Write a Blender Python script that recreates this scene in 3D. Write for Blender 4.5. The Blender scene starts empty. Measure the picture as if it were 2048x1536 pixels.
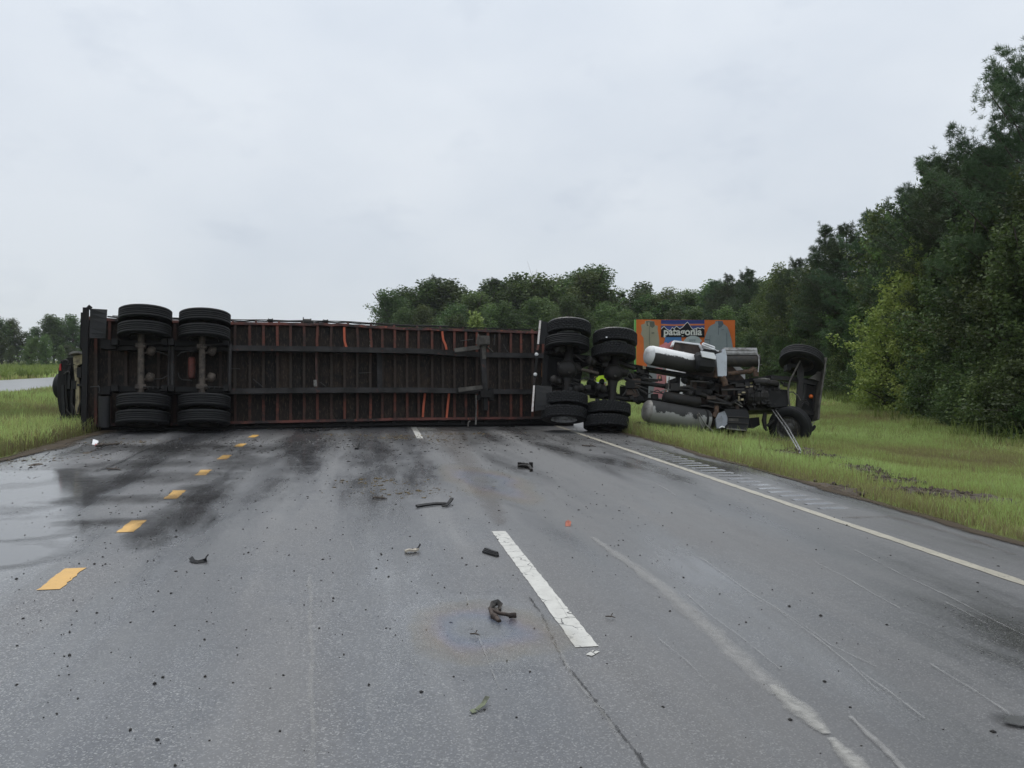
import bpy, math, random
import numpy as np
from mathutils import Vector, Matrix, noise

random.seed(7)
R = math.radians
SC = bpy.context.scene
COL = SC.collection

# ------------------------------------------------------------------ camera
FPX, CXP, CYP = 1657.0, 1024.0, 768.0          # focal length and centre of a 2048 px wide frame
CAM = Vector((0.0, 0.0, 1.65))
PITCH = math.atan(48.0 / FPX)
YAW = math.atan(302.0 / FPX)
cam_data = bpy.data.cameras.new('camera')
cam = bpy.data.objects.new('camera', cam_data)
COL.objects.link(cam)
cam.location = CAM
cam.rotation_euler = (R(90) - PITCH, 0, -YAW)
cam_data.sensor_width = 36.0
cam_data.lens = FPX / 2048.0 * 36.0
cam_data.clip_start = 0.1
cam_data.clip_end = 3000
SC.camera = cam

# ------------------------------------------------------------------ world, sun, exposure
SUN_EL, SUN_AZ = R(70), R(-20)
world = bpy.data.worlds.new('World')
SC.world = world
world.use_nodes = True
wn, wl = world.node_tree.nodes, world.node_tree.links
wn.clear()
w_out = wn.new('ShaderNodeOutputWorld')
w_bg = wn.new('ShaderNodeBackground')
w_bg.inputs['Strength'].default_value = 0.1
sky = wn.new('ShaderNodeTexSky')
sky.sky_type = 'NISHITA'
sky.sun_disc = False
sky.sun_elevation = SUN_EL
sky.sun_rotation = SUN_AZ % (2 * math.pi)
tc = wn.new('ShaderNodeTexCoord')
mp = wn.new('ShaderNodeMapping')
mp.inputs['Scale'].default_value = (1.0, 1.0, 1.9)
nz = wn.new('ShaderNodeTexNoise')
nz.inputs['Scale'].default_value = 2.9
nz.inputs['Detail'].default_value = 4.0
nz.inputs['Roughness'].default_value = 0.5
rp = wn.new('ShaderNodeValToRGB')               # the cloud deck: soft pale grey folds
rp.color_ramp.elements[0].position = 0.30
rp.color_ramp.elements[0].color = (0.685, 0.745, 0.825, 1)
rp.color_ramp.elements[1].position = 0.60
rp.color_ramp.elements[1].color = (0.795, 0.845, 0.905, 1)
sep = wn.new('ShaderNodeSeparateXYZ')
el = wn.new('ShaderNodeMapRange')               # an overcast deck brightens steadily from horizon to zenith
el.inputs['From Min'].default_value = 0.0
el.inputs['From Max'].default_value = 1.0
el.inputs['To Min'].default_value = 8.7
el.inputs['To Max'].default_value = 13.6
sc = wn.new('ShaderNodeVectorMath')
sc.operation = 'SCALE'
mx = wn.new('ShaderNodeMix')
mx.data_type = 'RGBA'
mx.inputs['Factor'].default_value = 0.93
wl.new(tc.outputs['Generated'], mp.inputs['Vector'])
wl.new(mp.outputs['Vector'], nz.inputs['Vector'])
wl.new(nz.outputs['Fac'], rp.inputs['Fac'])
wl.new(tc.outputs['Generated'], sep.inputs['Vector'])
wl.new(sep.outputs['Z'], el.inputs['Value'])
nz2 = wn.new('ShaderNodeTexNoise')              # a few darker scraps under the deck
nz2.inputs['Scale'].default_value = 6.5
nz2.inputs['Detail'].default_value = 5.0
nz2.inputs['Roughness'].default_value = 0.55
rp2 = wn.new('ShaderNodeValToRGB')
rp2.color_ramp.elements[0].position = 0.27
rp2.color_ramp.elements[0].color = (0.90, 0.91, 0.93, 1)
rp2.color_ramp.elements[1].position = 0.43
rp2.color_ramp.elements[1].color = (1, 1, 1, 1)
wmul = wn.new('ShaderNodeMix')
wmul.data_type = 'RGBA'
wmul.blend_type = 'MULTIPLY'
wmul.inputs['Factor'].default_value = 1.0
wl.new(mp.outputs['Vector'], nz2.inputs['Vector'])
wl.new(nz2.outputs['Fac'], rp2.inputs['Fac'])
wl.new(rp.outputs['Color'], wmul.inputs['A'])
wl.new(rp2.outputs['Color'], wmul.inputs['B'])
wl.new(wmul.outputs['Result'], sc.inputs['Vector'])
wl.new(el.outputs['Result'], sc.inputs['Scale'])
wl.new(sky.outputs['Color'], mx.inputs['A'])
wl.new(sc.outputs['Vector'], mx.inputs['B'])
wl.new(mx.outputs['Result'], w_bg.inputs['Color'])
wl.new(w_bg.outputs['Background'], w_out.inputs['Surface'])

sun_data = bpy.data.lights.new('sun', 'SUN')
sun_data.energy = 1.5
sun_data.angle = R(50)
sun_data.color = (1.0, 0.97, 0.93)
sun = bpy.data.objects.new('sun', sun_data)
COL.objects.link(sun)
sun.rotation_euler = (-(R(90) - SUN_EL), 0, -SUN_AZ)
SC.view_settings.view_transform = 'Standard'
SC.view_settings.look = 'None'
SC.view_settings.gamma = 1
SC.view_settings.exposure = 0.0
SC.view_settings.use_curve_mapping = False
SC.cycles.use_denoising = True
SC.cycles.max_bounces = 6
SC.cycles.volume_bounces = 3
SC.cycles.transparent_max_bounces = 12
SC.cycles.sample_clamp_indirect = 4.0
try:
    SC.cycles.denoiser = 'OPENIMAGEDENOISE'
    SC.cycles.denoising_input_passes = 'RGB_ALBEDO_NORMAL'
    SC.cycles.denoising_prefilter = 'ACCURATE'
except Exception:
    pass

# ------------------------------------------------------------------ measuring
c_fwd = Vector((math.sin(YAW) * math.cos(PITCH), math.cos(YAW) * math.cos(PITCH), -math.sin(PITCH)))
c_rgt = Vector((math.cos(YAW), -math.sin(YAW), 0))
c_up = c_rgt.cross(c_fwd)
Z = Vector((0, 0, 1))


def ray(px, py):
    return c_fwd + c_rgt * ((px - CXP) / FPX) + c_up * ((CYP - py) / FPX)


def at(px, py, depth):
    return CAM + ray(px, py) * depth


# cross-section of the place: x is metres right of the camera, across the road
XS = [-400, -120, -60, -34, -30.0, -28.2, -17.4, -15.5, -11, -7.5, -5.7, 6.12, 8.0, 10.0, 12.0, 14.0, 17.0, 20.0, 26.0, 40.0, 120, 400]
ZS = [0.9, 0.5, 0.2, 0.05, 0.04, 0.03, 0.03, -0.03, -0.12, 0.0, 0.068, -0.073, -0.16, -0.31, -0.46, -0.54, -0.52, -0.46, -0.3, 0.2, 0.6, 0.9]


def zg(x):
    return float(np.interp(x, XS, ZS))


def ground(px, py, dz=0.0):
    d = ray(px, py)
    t = -CAM.z / d.z
    for _ in range(30):
        p = CAM + d * t
        t += (p.z - zg(p.x) - dz) / -d.z * 0.8
    return CAM + d * t


class Plane:
    """A leaning underside: o on the ground, u along, v up the face, n out of it."""
    def __init__(s, o, u, tilt):
        s.o = o
        s.u = u.normalized()
        nh = Z.cross(s.u).normalized()
        if nh.dot(CAM - o) < 0:
            nh = -nh
        s.nh = nh
        s.v = Z * math.cos(tilt) - nh * math.sin(tilt)
        s.n = nh * math.cos(tilt) + Z * math.sin(tilt)

    def __call__(s, px, py, off=0.0):
        d = ray(px, py)
        t = (s.o + s.n * off - CAM).dot(s.n) / d.dot(s.n)
        return CAM + d * t


# ------------------------------------------------------------------ mesh builder
class MB:
    def __init__(s):
        s.v, s.f, s.sm = [], [], []

    def add(s, vs, fs, smooth=False):
        b = len(s.v)
        s.v += [tuple(v) for v in vs]
        s.f += [tuple(i + b for i in f) for f in fs]
        s.sm += [smooth] * len(fs)
        return s

    def box(s, c, ax, ay, az):
        c, ax, ay, az = Vector(c), Vector(ax), Vector(ay), Vector(az)
        vs = [c + ax * i + ay * j + az * k for i in (-1, 1) for j in (-1, 1) for k in (-1, 1)]
        return s.add(vs, [(0, 1, 3, 2), (4, 6, 7, 5), (0, 4, 5, 1), (2, 3, 7, 6), (0, 2, 6, 4), (1, 5, 7, 3)])

    def bar(s, p0, p1, w, h, side):
        p0, p1 = Vector(p0), Vector(p1)
        d = p1 - p0
        side = Vector(side)
        side = (side - d * (side.dot(d) / d.length_squared)).normalized()
        th = d.normalized().cross(side)
        return s.box((p0 + p1) / 2, d / 2, side * (w / 2), th * (h / 2))

    def path(s, pts, w, h, side):
        """A bar swept along several points (one body, mitred)."""
        pts = [Vector(p) for p in pts]
        rings = []
        for i, p in enumerate(pts):
            d = (pts[min(i + 1, len(pts) - 1)] - pts[max(i - 1, 0)]).normalized()
            sd = Vector(side)
            sd = (sd - d * sd.dot(d)).normalized()
            th = d.cross(sd)
            rings.append([p + sd * (w / 2) * a + th * (h / 2) * b for a, b in ((-1, -1), (1, -1), (1, 1), (-1, 1))])
        vs = [q for r in rings for q in r]
        fs = []
        for i in range(len(pts) - 1):
            for k in range(4):
                fs.append((i * 4 + k, i * 4 + (k + 1) % 4, i * 4 + 4 + (k + 1) % 4, i * 4 + 4 + k))
        m = (len(pts) - 1) * 4
        fs += [(3, 2, 1, 0), (m, m + 1, m + 2, m + 3)]
        return s.add(vs, fs)

    def tube(s, pts, r, n=8, cap=True, smooth=True):
        pts = [Vector(p) for p in pts]
        rs = r if isinstance(r, (list, tuple)) else [r] * len(pts)
        d0 = (pts[1] - pts[0]).normalized()
        a = d0.orthogonal().normalized()
        vs, fs = [], []
        for i, p in enumerate(pts):
            d = (pts[min(i + 1, len(pts) - 1)] - pts[max(i - 1, 0)]).normalized()
            a = (a - d * a.dot(d)).normalized()
            b = d.cross(a)
            for k in range(n):
                t = 2 * math.pi * k / n
                vs.append(p + (a * math.cos(t) + b * math.sin(t)) * rs[i])
        for i in range(len(pts) - 1):
            for k in range(n):
                fs.append((i * n + k, i * n + (k + 1) % n, (i + 1) * n + (k + 1) % n, (i + 1) * n + k))
        s.add(vs, fs, smooth)
        if cap:
            m = (len(pts) - 1) * n
            s.add(vs[:n], [tuple(reversed(range(n)))])
            s.add(vs[m:], [tuple(range(n))])
        return s

    def lathe(s, prof, n=32, o=(0, 0, 0), axis=(0, 0, 1), smooth=True, mod=None):
        """Revolve (radius, height) points about axis through o."""
        o, ax = Vector(o), Vector(axis).normalized()
        a = ax.orthogonal().normalized()
        b = ax.cross(a)
        m = len(prof)
        vs, fs = [], []
        for k in range(n):
            t = 2 * math.pi * k / n
            e = a * math.cos(t) + b * math.sin(t)
            for j, (r, h) in enumerate(prof):
                rr = r if mod is None else mod(k, j, r)
                vs.append(o + e * rr + ax * h)
        for k in range(n):
            k2 = (k + 1) % n
            for j in range(m - 1):
                fs.append((k * m + j, k2 * m + j, k2 * m + j + 1, k * m + j + 1))
        return s.add(vs, fs, smooth)

    def prism(s, pts, dv):
        """A polygon given by points, thickened by the vector dv."""
        pts = [Vector(p) for p in pts]
        dv = Vector(dv)
        n = len(pts)
        vs = pts + [p + dv for p in pts]
        fs = [tuple(range(n)), tuple(reversed(range(n, 2 * n)))]
        for k in range(n):
            k2 = (k + 1) % n
            fs.append((k2, k, n + k, n + k2))
        return s.add(vs, fs)

    def mesh(s, name, mat, T=None):
        me = bpy.data.meshes.new(name)
        if T is not None:
            T = Vector(T)
            vs = [(v[0] - T.x, v[1] - T.y, v[2] - T.z) for v in s.v]
        else:
            vs = s.v
        me.from_pydata(vs, [], s.f)
        me.polygons.foreach_set('use_smooth', s.sm)
        if mat:
            me.materials.append(mat)
        me.update()
        return me

    def build(s, name, mat, parent=None, root=None):
        """root: the thing's Empty whose place the vertices are taken relative to."""
        T = ROOTS.get(root.name) if root is not None else (ROOTS.get(parent.name) if parent is not None else None)
        o = bpy.data.objects.new(name, s.mesh(name, mat, T))
        COL.objects.link(o)
        if parent is not None:
            o.parent = parent
            if T is not None:
                ROOTS[o.name] = T
        return o


ROOTS = {}


def thing(name, loc, label, cat, group=None):
    o = bpy.data.objects.new(name, None)
    COL.objects.link(o)
    o.location = loc
    o.empty_display_size = 0.2
    ROOTS[o.name] = Vector(loc)
    return tag(o, label, cat, group)


def tag(o, label, cat, group=None):
    o['label'] = label
    o['category'] = cat
    if group:
        o['group'] = group
    return o


def struct(o, kind='structure'):
    o['kind'] = kind
    return o


def put(name, me, parent, mat4=None):
    o = bpy.data.objects.new(name, me)
    COL.objects.link(o)
    if parent is not None:
        o.parent = parent
    if mat4 is not None:
        o.matrix_basis = mat4
    return o


def frame(axis, loc, ref=(0, 0, 1)):
    """Matrix whose local Z is axis."""
    z = Vector(axis).normalized()
    r_ = Vector(ref)
    if abs(r_.normalized().dot(z)) > 0.98:
        r_ = Vector((0, 1, 0))
    x = r_.cross(z).normalized()
    y = z.cross(x)
    m = Matrix((x, y, z)).transposed().to_4x4()
    m.translation = Vector(loc)
    return m


def np_mesh(name, verts, faces_flat, nper, mat, attr=None):
    """A big mesh from arrays; attr: (name, per-vertex float array)."""
    me = bpy.data.meshes.new(name)
    nv = len(verts)
    nf = len(faces_flat) // nper
    me.vertices.add(nv)
    me.vertices.foreach_set('co', np.ascontiguousarray(verts, dtype=np.float32).ravel())
    me.loops.add(nf * nper)
    me.loops.foreach_set('vertex_index', np.ascontiguousarray(faces_flat, dtype=np.int32))
    me.polygons.add(nf)
    me.polygons.foreach_set('loop_start', np.arange(0, nf * nper, nper, dtype=np.int32))
    me.polygons.foreach_set('loop_total', np.full(nf, nper, dtype=np.int32))
    if attr:
        for an, av in attr:
            a = me.attributes.new(an, 'FLOAT', 'POINT')
            a.data.foreach_set('value', np.ascontiguousarray(av, dtype=np.float32))
    me.update(calc_edges=True)
    me.validate()
    if mat:
        me.materials.append(mat)
    return me


# ------------------------------------------------------------------ materials
class NT:
    def __init__(s, name):
        s.m = bpy.data.materials.new(name)
        s.m.use_nodes = True
        s.t = s.m.node_tree
        s.n, s.l = s.t.nodes, s.t.links
        s.b = s.n['Principled BSDF']
        s.out = s.n['Material Output']

    def new(s, t, **k):
        x = s.n.new(t)
        for a, b in k.items():
            setattr(x, a, b)
        return x

    def link(s, a, b):
        s.l.new(a, b)

    def coord(s, kind='Object', scale=(1, 1, 1), rot=(0, 0, 0)):
        t = s.new('ShaderNodeTexCoord')
        m = s.new('ShaderNodeMapping')
        m.inputs['Scale'].default_value = scale
        m.inputs['Rotation'].default_value = rot
        s.link(t.outputs[kind], m.inputs['Vector'])
        return m.outputs['Vector']

    def noise(s, vec, scale, detail=5, rough=0.55, dist=0.0):
        x = s.new('ShaderNodeTexNoise')
        x.inputs['Scale'].default_value = scale
        x.inputs['Detail'].default_value = detail
        x.inputs['Roughness'].default_value = rough
        x.inputs['Distortion'].default_value = dist
        if vec is not None:
            s.link(vec, x.inputs['Vector'])
        return x.outputs['Fac']

    def voro(s, vec, scale, feature='F1', out='Distance'):
        x = s.new('ShaderNodeTexVoronoi', feature=feature)
        x.inputs['Scale'].default_value = scale
        s.link(vec, x.inputs['Vector'])
        return x.outputs[out]

    def ramp(s, fac, stops, interp='LINEAR'):
        x = s.new('ShaderNodeValToRGB')
        cr = x.color_ramp
        cr.interpolation = interp
        while len(cr.elements) < len(stops):
            cr.elements.new(0.5)
        for e, (p, c) in zip(cr.elements, stops):
            e.position = p
            e.color = (c, c, c, 1) if isinstance(c, (int, float)) else (*c[:3], 1)
        s.link(fac, x.inputs['Fac'])
        return x.outputs['Color']

    def mix(s, fac, a, b, mode='MIX'):
        x = s.new('ShaderNodeMix', data_type='RGBA', blend_type=mode)
        for sock, val in ((x.inputs['Factor'], fac), (x.inputs['A'], a), (x.inputs['B'], b)):
            if isinstance(val, (int, float)):
                if sock.name == 'Factor':
                    sock.default_value = val
                else:
                    sock.default_value = (val, val, val, 1)
            elif isinstance(val, tuple):
                sock.default_value = (*val[:3], 1)
            else:
                s.link(val, sock)
        return x.outputs['Result']

    def math(s, op, a, b=None, clamp=False):
        x = s.new('ShaderNodeMath', operation=op, use_clamp=clamp)
        for i, val in enumerate((a, b)):
            if val is None:
                continue
            if isinstance(val, (int, float)):
                x.inputs[i].default_value = val
            else:
                s.link(val, x.inputs[i])
        return x.outputs[0]

    def set(s, key, val):
        if isinstance(val, (int, float)):
            s.b.inputs[key].default_value = val
        elif isinstance(val, tuple):
            s.b.inputs[key].default_value = (*val[:3], 1)
        else:
            s.link(val, s.b.inputs[key])

    def bump(s, h, strength=0.3, dist=0.01):
        x = s.new('ShaderNodeBump')
        x.inputs['Strength'].default_value = strength
        x.inputs['Distance'].default_value = dist
        s.link(h, x.inputs['Height'])
        s.link(x.outputs['Normal'], s.b.inputs['Normal'])

    def random(s):
        return s.new('ShaderNodeObjectInfo').outputs['Random']


def worn(name, c1, c2, scale=6.0, lo=0.42, hi=0.62, rough=(0.5, 0.8), metal=0.0, bump=0.15, c3=None, c3lo=0.6, spec=0.4, streak=(1, 1, 1), rnd=0.0):
    """Paint or metal c1 with patches of wear c2 and optional spots of c3."""
    m = NT(name)
    vec = m.coord('Object', streak)
    if rnd:
        tv = m.new('ShaderNodeVectorMath', operation='ADD')
        sc_ = m.math('MULTIPLY', m.random(), 37.0)
        m.link(vec, tv.inputs[0])
        m.link(sc_, tv.inputs[1])
        vec = tv.outputs['Vector']
    f = m.noise(vec, scale, 8, 0.62)
    k = m.ramp(f, [(lo, 0.0), (hi, 1.0)])
    c = m.mix(k, c1, c2)
    if c3:
        g = m.ramp(m.noise(vec, scale * 2.7, 8, 0.65), [(c3lo, 0.0), (c3lo + 0.08, 1.0)])
        c = m.mix(g, c, c3)
    if rnd:
        c = m.mix(m.math('MULTIPLY', m.random(), rnd), c, (0.012, 0.011, 0.011))
    m.set('Base Color', c)
    m.set('Roughness', m.ramp(f, [(0.3, rough[0]), (0.7, rough[1])]))
    m.set('Metallic', metal)
    m.set('Specular IOR Level', spec)
    if bump:
        m.bump(m.noise(vec, scale * 6, 6, 0.6), bump, 0.01)
    return m.m


MT = {}
MT['rubber'] = worn('tyre_rubber', (0.008, 0.0083, 0.0095), (0.016, 0.0163, 0.0168), 7, rough=(0.5, 0.75), spec=0.26, bump=0.05, c3=(0.03, 0.027, 0.023), c3lo=0.66)
MT['rim_white'] = worn('white_steel_rim', (0.45, 0.46, 0.47), (0.12, 0.11, 0.10), 9, 0.45, 0.7, metal=0.2)
MT['rim_dark'] = worn('grimy_steel_rim', (0.022, 0.021, 0.020), (0.050, 0.043, 0.036), 9, metal=0.2)
MT['red_steel'] = worn('red_oxide_paint', (0.20, 0.058, 0.036), (0.034, 0.023, 0.020), 3.2, 0.42, 0.66, rough=(0.5, 0.8), c3=(0.11, 0.06, 0.045), c3lo=0.56, rnd=0.85)
MT['red_bright'] = worn('bright_orange_paint', (0.42, 0.085, 0.035), (0.20, 0.05, 0.03), 5, 0.5, 0.75, rough=(0.45, 0.7))
MT['rail_red'] = worn('side_rail_paint', (0.13, 0.036, 0.025), (0.022, 0.018, 0.017), 2.2, 0.40, 0.58, rough=(0.5, 0.8), c3=(0.26, 0.07, 0.04), c3lo=0.58)
MT['beam'] = worn('grimy_beam_paint', (0.026, 0.024, 0.024), (0.012, 0.011, 0.0105), 2.0, 0.40, 0.62, rough=(0.5, 0.8), c3=(0.075, 0.028, 0.022), c3lo=0.60, spec=0.3)
MT['black'] = worn('black_chassis_paint', (0.005, 0.005, 0.0053), (0.011, 0.010, 0.0095), 5, rough=(0.55, 0.8), c3=(0.035, 0.029, 0.024), c3lo=0.66, spec=0.25)
MT['dark_rust'] = worn('dark_rusty_iron', (0.060, 0.042, 0.033), (0.030, 0.024, 0.021), 16, rough=(.55, .8), c3=(0.10, 0.06, 0.04), c3lo=.6, metal=0.2)
MT['grey_shade'] = worn('scuffed_grey_paint', (0.24, 0.255, 0.28), (0.13, 0.135, 0.14), 6, 0.45, 0.7, rough=(.4, .6), bump=.03, c3=(.04, .04, .04), c3lo=.62)
MT['rim_mid'] = worn('dusty_steel_rim', (0.10, 0.097, 0.092), (0.045, 0.04, 0.036), 9, rough=(.4, .7), metal=0.2)
MT['bright_steel'] = worn('bright_trim_steel', (0.62, 0.62, 0.62), (0.5, 0.5, 0.5), 3, rough=(.2, .3), metal=0.9, bump=0)
MT['grease'] = worn('greasy_iron', (0.0065, 0.006, 0.0058), (0.019, 0.016, 0.0135), 7, rough=(0.4, 0.75), c3=(0.065, 0.050, 0.038), c3lo=0.64, metal=0.1, spec=0.35)
MT['axle'] = worn('muddy_axle', (0.085, 0.068, 0.054), (0.034, 0.028, 0.024), 8, rough=(0.6, 0.85), c3=(0.17, 0.14, 0.11), c3lo=0.6)
MT['rust'] = worn('rusted_pipe', (0.115, 0.068, 0.042), (0.045, 0.030, 0.024), 9, rough=(0.6, 0.85), c3=(0.20, 0.12, 0.07), c3lo=0.62, metal=0.2)
MT['grey_steel'] = worn('bare_grey_steel', (0.20, 0.195, 0.18), (0.10, 0.09, 0.08), 7, rough=(0.4, 0.65), metal=0.4)
MT['olive'] = worn('drab_bracket_paint', (0.085, 0.079, 0.067), (0.04, 0.035, 0.03), 4, rough=(0.5, 0.75))
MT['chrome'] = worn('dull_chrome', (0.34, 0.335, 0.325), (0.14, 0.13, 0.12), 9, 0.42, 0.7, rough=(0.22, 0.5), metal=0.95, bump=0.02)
MT['white'] = worn('white_truck_paint', (0.74, 0.75, 0.76), (0.50, 0.48, 0.45), 4, 0.55, 0.8, rough=(0.25, 0.5), bump=0.02, spec=0.5)
MT['grey_paint'] = worn('pale_grey_paint', (0.44, 0.47, 0.51), (0.27, 0.28, 0.29), 5, 0.5, 0.75, rough=(0.3, 0.55), bump=0.03, c3=(0.06, 0.06, 0.06), c3lo=0.68)
MT['red_cab'] = worn('red_cab_paint', (0.42, 0.13, 0.13), (0.25, 0.09, 0.09), 5, rough=(0.3, 0.5), bump=0.02)
MT['floor_under'] = worn('cab_floor_grime', (0.070, 0.046, 0.034), (0.024, 0.019, 0.016), 4, rough=(0.6, 0.85))
MT['flap'] = worn('mud_flap_rubber', (0.011, 0.0113, 0.0125), (0.019, 0.0187, 0.0183), 5, rough=(0.5, 0.75), spec=0.3, c3=(0.06, 0.052, 0.04), c3lo=0.70)
MT['lamp_red'] = worn('red_lamp_lens', (0.45, 0.03, 0.02), (0.30, 0.02, 0.02), 12, rough=(0.15, 0.25), bump=0)
MT['lamp_amber'] = worn('amber_lamp_lens', (0.75, 0.16, 0.03), (0.5, 0.10, 0.02), 12, rough=(0.15, 0.25), bump=0)
MT['blue_cap'] = worn('blue_plastic_cap', (0.04, 0.09, 0.35), (0.03, 0.06, 0.2), 12, rough=(0.3, 0.5), bump=0)
MT['yellow_frame'] = worn('pale_yellow_metal', (0.33, 0.28, 0.17), (0.12, 0.10, 0.07), 9, 0.45, 0.65, rough=(0.5, 0.75))
MT['wire'] = worn('dark_cable', (0.025, 0.025, 0.026), (0.05, 0.045, 0.04), 8, rough=(0.5, 0.7), bump=0)


def floor_mat():
    m = NT('trailer_floor_boards')
    vec = m.coord('Object')
    f = m.noise(vec, 3.0, 8, 0.65)
    rnd = m.random()
    base = m.mix(rnd, (0.011, 0.009, 0.008), (0.040, 0.028, 0.021))
    c = m.mix(m.ramp(f, [(0.36, 0.0), (0.66, 1.0)]), base, (0.013, 0.012, 0.012))
    g = m.noise(m.coord('Object', (9, 9, 1.2)), 4, 6, 0.6)
    c = m.mix(m.ramp(g, [(0.52, 0.0), (0.75, 0.5)]), c, (0.13, 0.095, 0.065))
    m.set('Base Color', c)
    m.set('Roughness', 0.8)
    m.set('Specular IOR Level', 0.25)
    m.bump(g, 0.3, 0.01)
    return m.m


MT['floor'] = floor_mat()


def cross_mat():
    """Red oxide paint; the bay between the beams is mixed to a darker brown."""
    m = NT('patchy_red_crossmember')
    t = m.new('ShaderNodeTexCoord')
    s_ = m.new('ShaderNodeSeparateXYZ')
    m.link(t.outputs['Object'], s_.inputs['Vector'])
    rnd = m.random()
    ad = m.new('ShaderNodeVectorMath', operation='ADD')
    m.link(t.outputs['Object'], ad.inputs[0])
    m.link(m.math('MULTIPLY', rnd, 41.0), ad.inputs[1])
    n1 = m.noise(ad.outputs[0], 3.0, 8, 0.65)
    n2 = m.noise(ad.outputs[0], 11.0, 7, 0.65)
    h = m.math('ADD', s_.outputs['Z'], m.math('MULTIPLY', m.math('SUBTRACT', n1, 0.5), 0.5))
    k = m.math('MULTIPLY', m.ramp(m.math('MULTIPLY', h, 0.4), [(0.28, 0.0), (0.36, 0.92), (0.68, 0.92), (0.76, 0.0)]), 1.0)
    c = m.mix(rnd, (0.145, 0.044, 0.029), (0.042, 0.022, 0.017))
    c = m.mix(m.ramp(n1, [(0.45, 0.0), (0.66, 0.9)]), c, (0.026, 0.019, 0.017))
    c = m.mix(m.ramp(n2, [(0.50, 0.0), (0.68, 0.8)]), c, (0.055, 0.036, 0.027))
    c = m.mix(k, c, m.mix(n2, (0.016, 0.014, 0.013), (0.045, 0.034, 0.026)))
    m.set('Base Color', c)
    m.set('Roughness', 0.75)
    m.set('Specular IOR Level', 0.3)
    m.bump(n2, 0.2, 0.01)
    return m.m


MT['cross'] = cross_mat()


def tank_mat(name, clean, dirty, line, spread, rough_clean=0.35, metal=0.0, freq=7, sign=1.0):
    """Clean metal above, road dirt baked on below a ragged line across the tank (its own local height)."""
    m = NT(name)
    t = m.new('ShaderNodeTexCoord')
    s_ = m.new('ShaderNodeSeparateXYZ')
    m.link(t.outputs['Object'], s_.inputs['Vector'])
    n1 = m.noise(t.outputs['Object'], freq, 9, 0.72)
    n2 = m.noise(t.outputs['Object'], 3.0, 6, 0.6)
    h = m.math('ADD', m.math('MULTIPLY', s_.outputs['Y'], sign), m.math('MULTIPLY', m.math('SUBTRACT', n1, 0.5), spread))
    k = m.math('MULTIPLY', m.math('SUBTRACT', h, line), 40.0, clamp=True)
    soil = m.mix(n2, dirty, tuple(d * 2.0 for d in dirty))
    m.set('Base Color', m.mix(k, soil, clean))
    m.set('Roughness', m.mix(k, 0.7, rough_clean))
    m.set('Metallic', m.math('MULTIPLY', k, metal))
    m.bump(n1, 0.1, 0.01)
    return m.m


MT['tank_white'] = tank_mat('white_tank_with_road_dirt', (0.76, 0.76, 0.75), (0.018, 0.017, 0.016), 0.06, 0.18)
MT['tank_grey'] = tank_mat('scraped_aluminium_tank', (0.25, 0.248, 0.235), (0.014, 0.014, 0.0135), -0.07, 0.95, 0.5, 0.15, 3.4, -1.0)
MT['cap_white'] = worn('white_tank_end', (0.60, 0.61, 0.61), (0.30, 0.29, 0.27), 7, 0.5, 0.8, rough=(0.35, 0.6), bump=0.02)
MT['cap_grey'] = worn('dull_aluminium_end', (0.26, 0.25, 0.23), (0.17, 0.16, 0.145), 7, rough=(0.45, 0.65), metal=0.4, bump=0.02)

# ================================================================== GROUND
def soil_mat():
    m = NT('verge_soil')
    vec = m.coord('Object')
    a = m.noise(vec, 0.35, 6, 0.6)
    b = m.noise(vec, 6.0, 8, 0.65)
    c = m.mix(m.ramp(a, [(0.35, 0.0), (0.65, 1.0)]), (0.10, 0.13, 0.03), (0.15, 0.17, 0.045))
    c = m.mix(m.ramp(b, [(0.45, 0.0), (0.7, 0.8)]), c, (0.080, 0.066, 0.036))
    m.set('Base Color', c)
    m.set('Roughness', 0.9)
    m.set('Specular IOR Level', 0.2)
    m.bump(b, 0.5, 0.04)
    return m.m


def sheet(name, xs, ys, zf, mat, parent=None):
    vs = np.array([(x, y, zf(x, y)) for y in ys for x in xs])
    nx = len(xs)
    fs = []
    for j in range(len(ys) - 1):
        for i in range(nx - 1):
            fs += [j * nx + i, j * nx + i + 1, (j + 1) * nx + i + 1, (j + 1) * nx + i]
    o = put(name, np_mesh(name, vs, fs, 4, mat), parent)
    return o


def bumpy(x, y):
    if -5.75 < x < 6.17 or -28.25 < x < -17.35:
        return zg(x) - 0.05
    k = min(1.0, max(0.0, (abs(x - 0.2) - 5.95) / 1.5))
    return zg(x) + k * 0.07 * noise.noise((x * 0.45, y * 0.45, 0.3)) + k * 0.03 * noise.noise((x * 1.7, y * 1.7, 4.3)) - 0.004


gx = [-900, -400, -200, -120, -60, -45, -34, -30, -28.3, -28.2, -17.4, -17.3] + [-16.5 + 0.5 * i for i in range(22)] + [-5.71, -5.70, 0, 6.12, 6.13] + [6.4 + 0.35 * i for i in range(60)] + [28, 31, 35, 40, 60, 120, 400, 900]
gy = [-60, -20, -5] + [0.5 * i for i in range(0, 110)] + [55 + 2 * i for i in range(30)] + [120, 140, 170, 210, 300, 450, 800, 1600]
land = struct(sheet('ground', gx, gy, bumpy, soil_mat()))
for p in land.data.polygons:
    p.use_smooth = True


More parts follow.
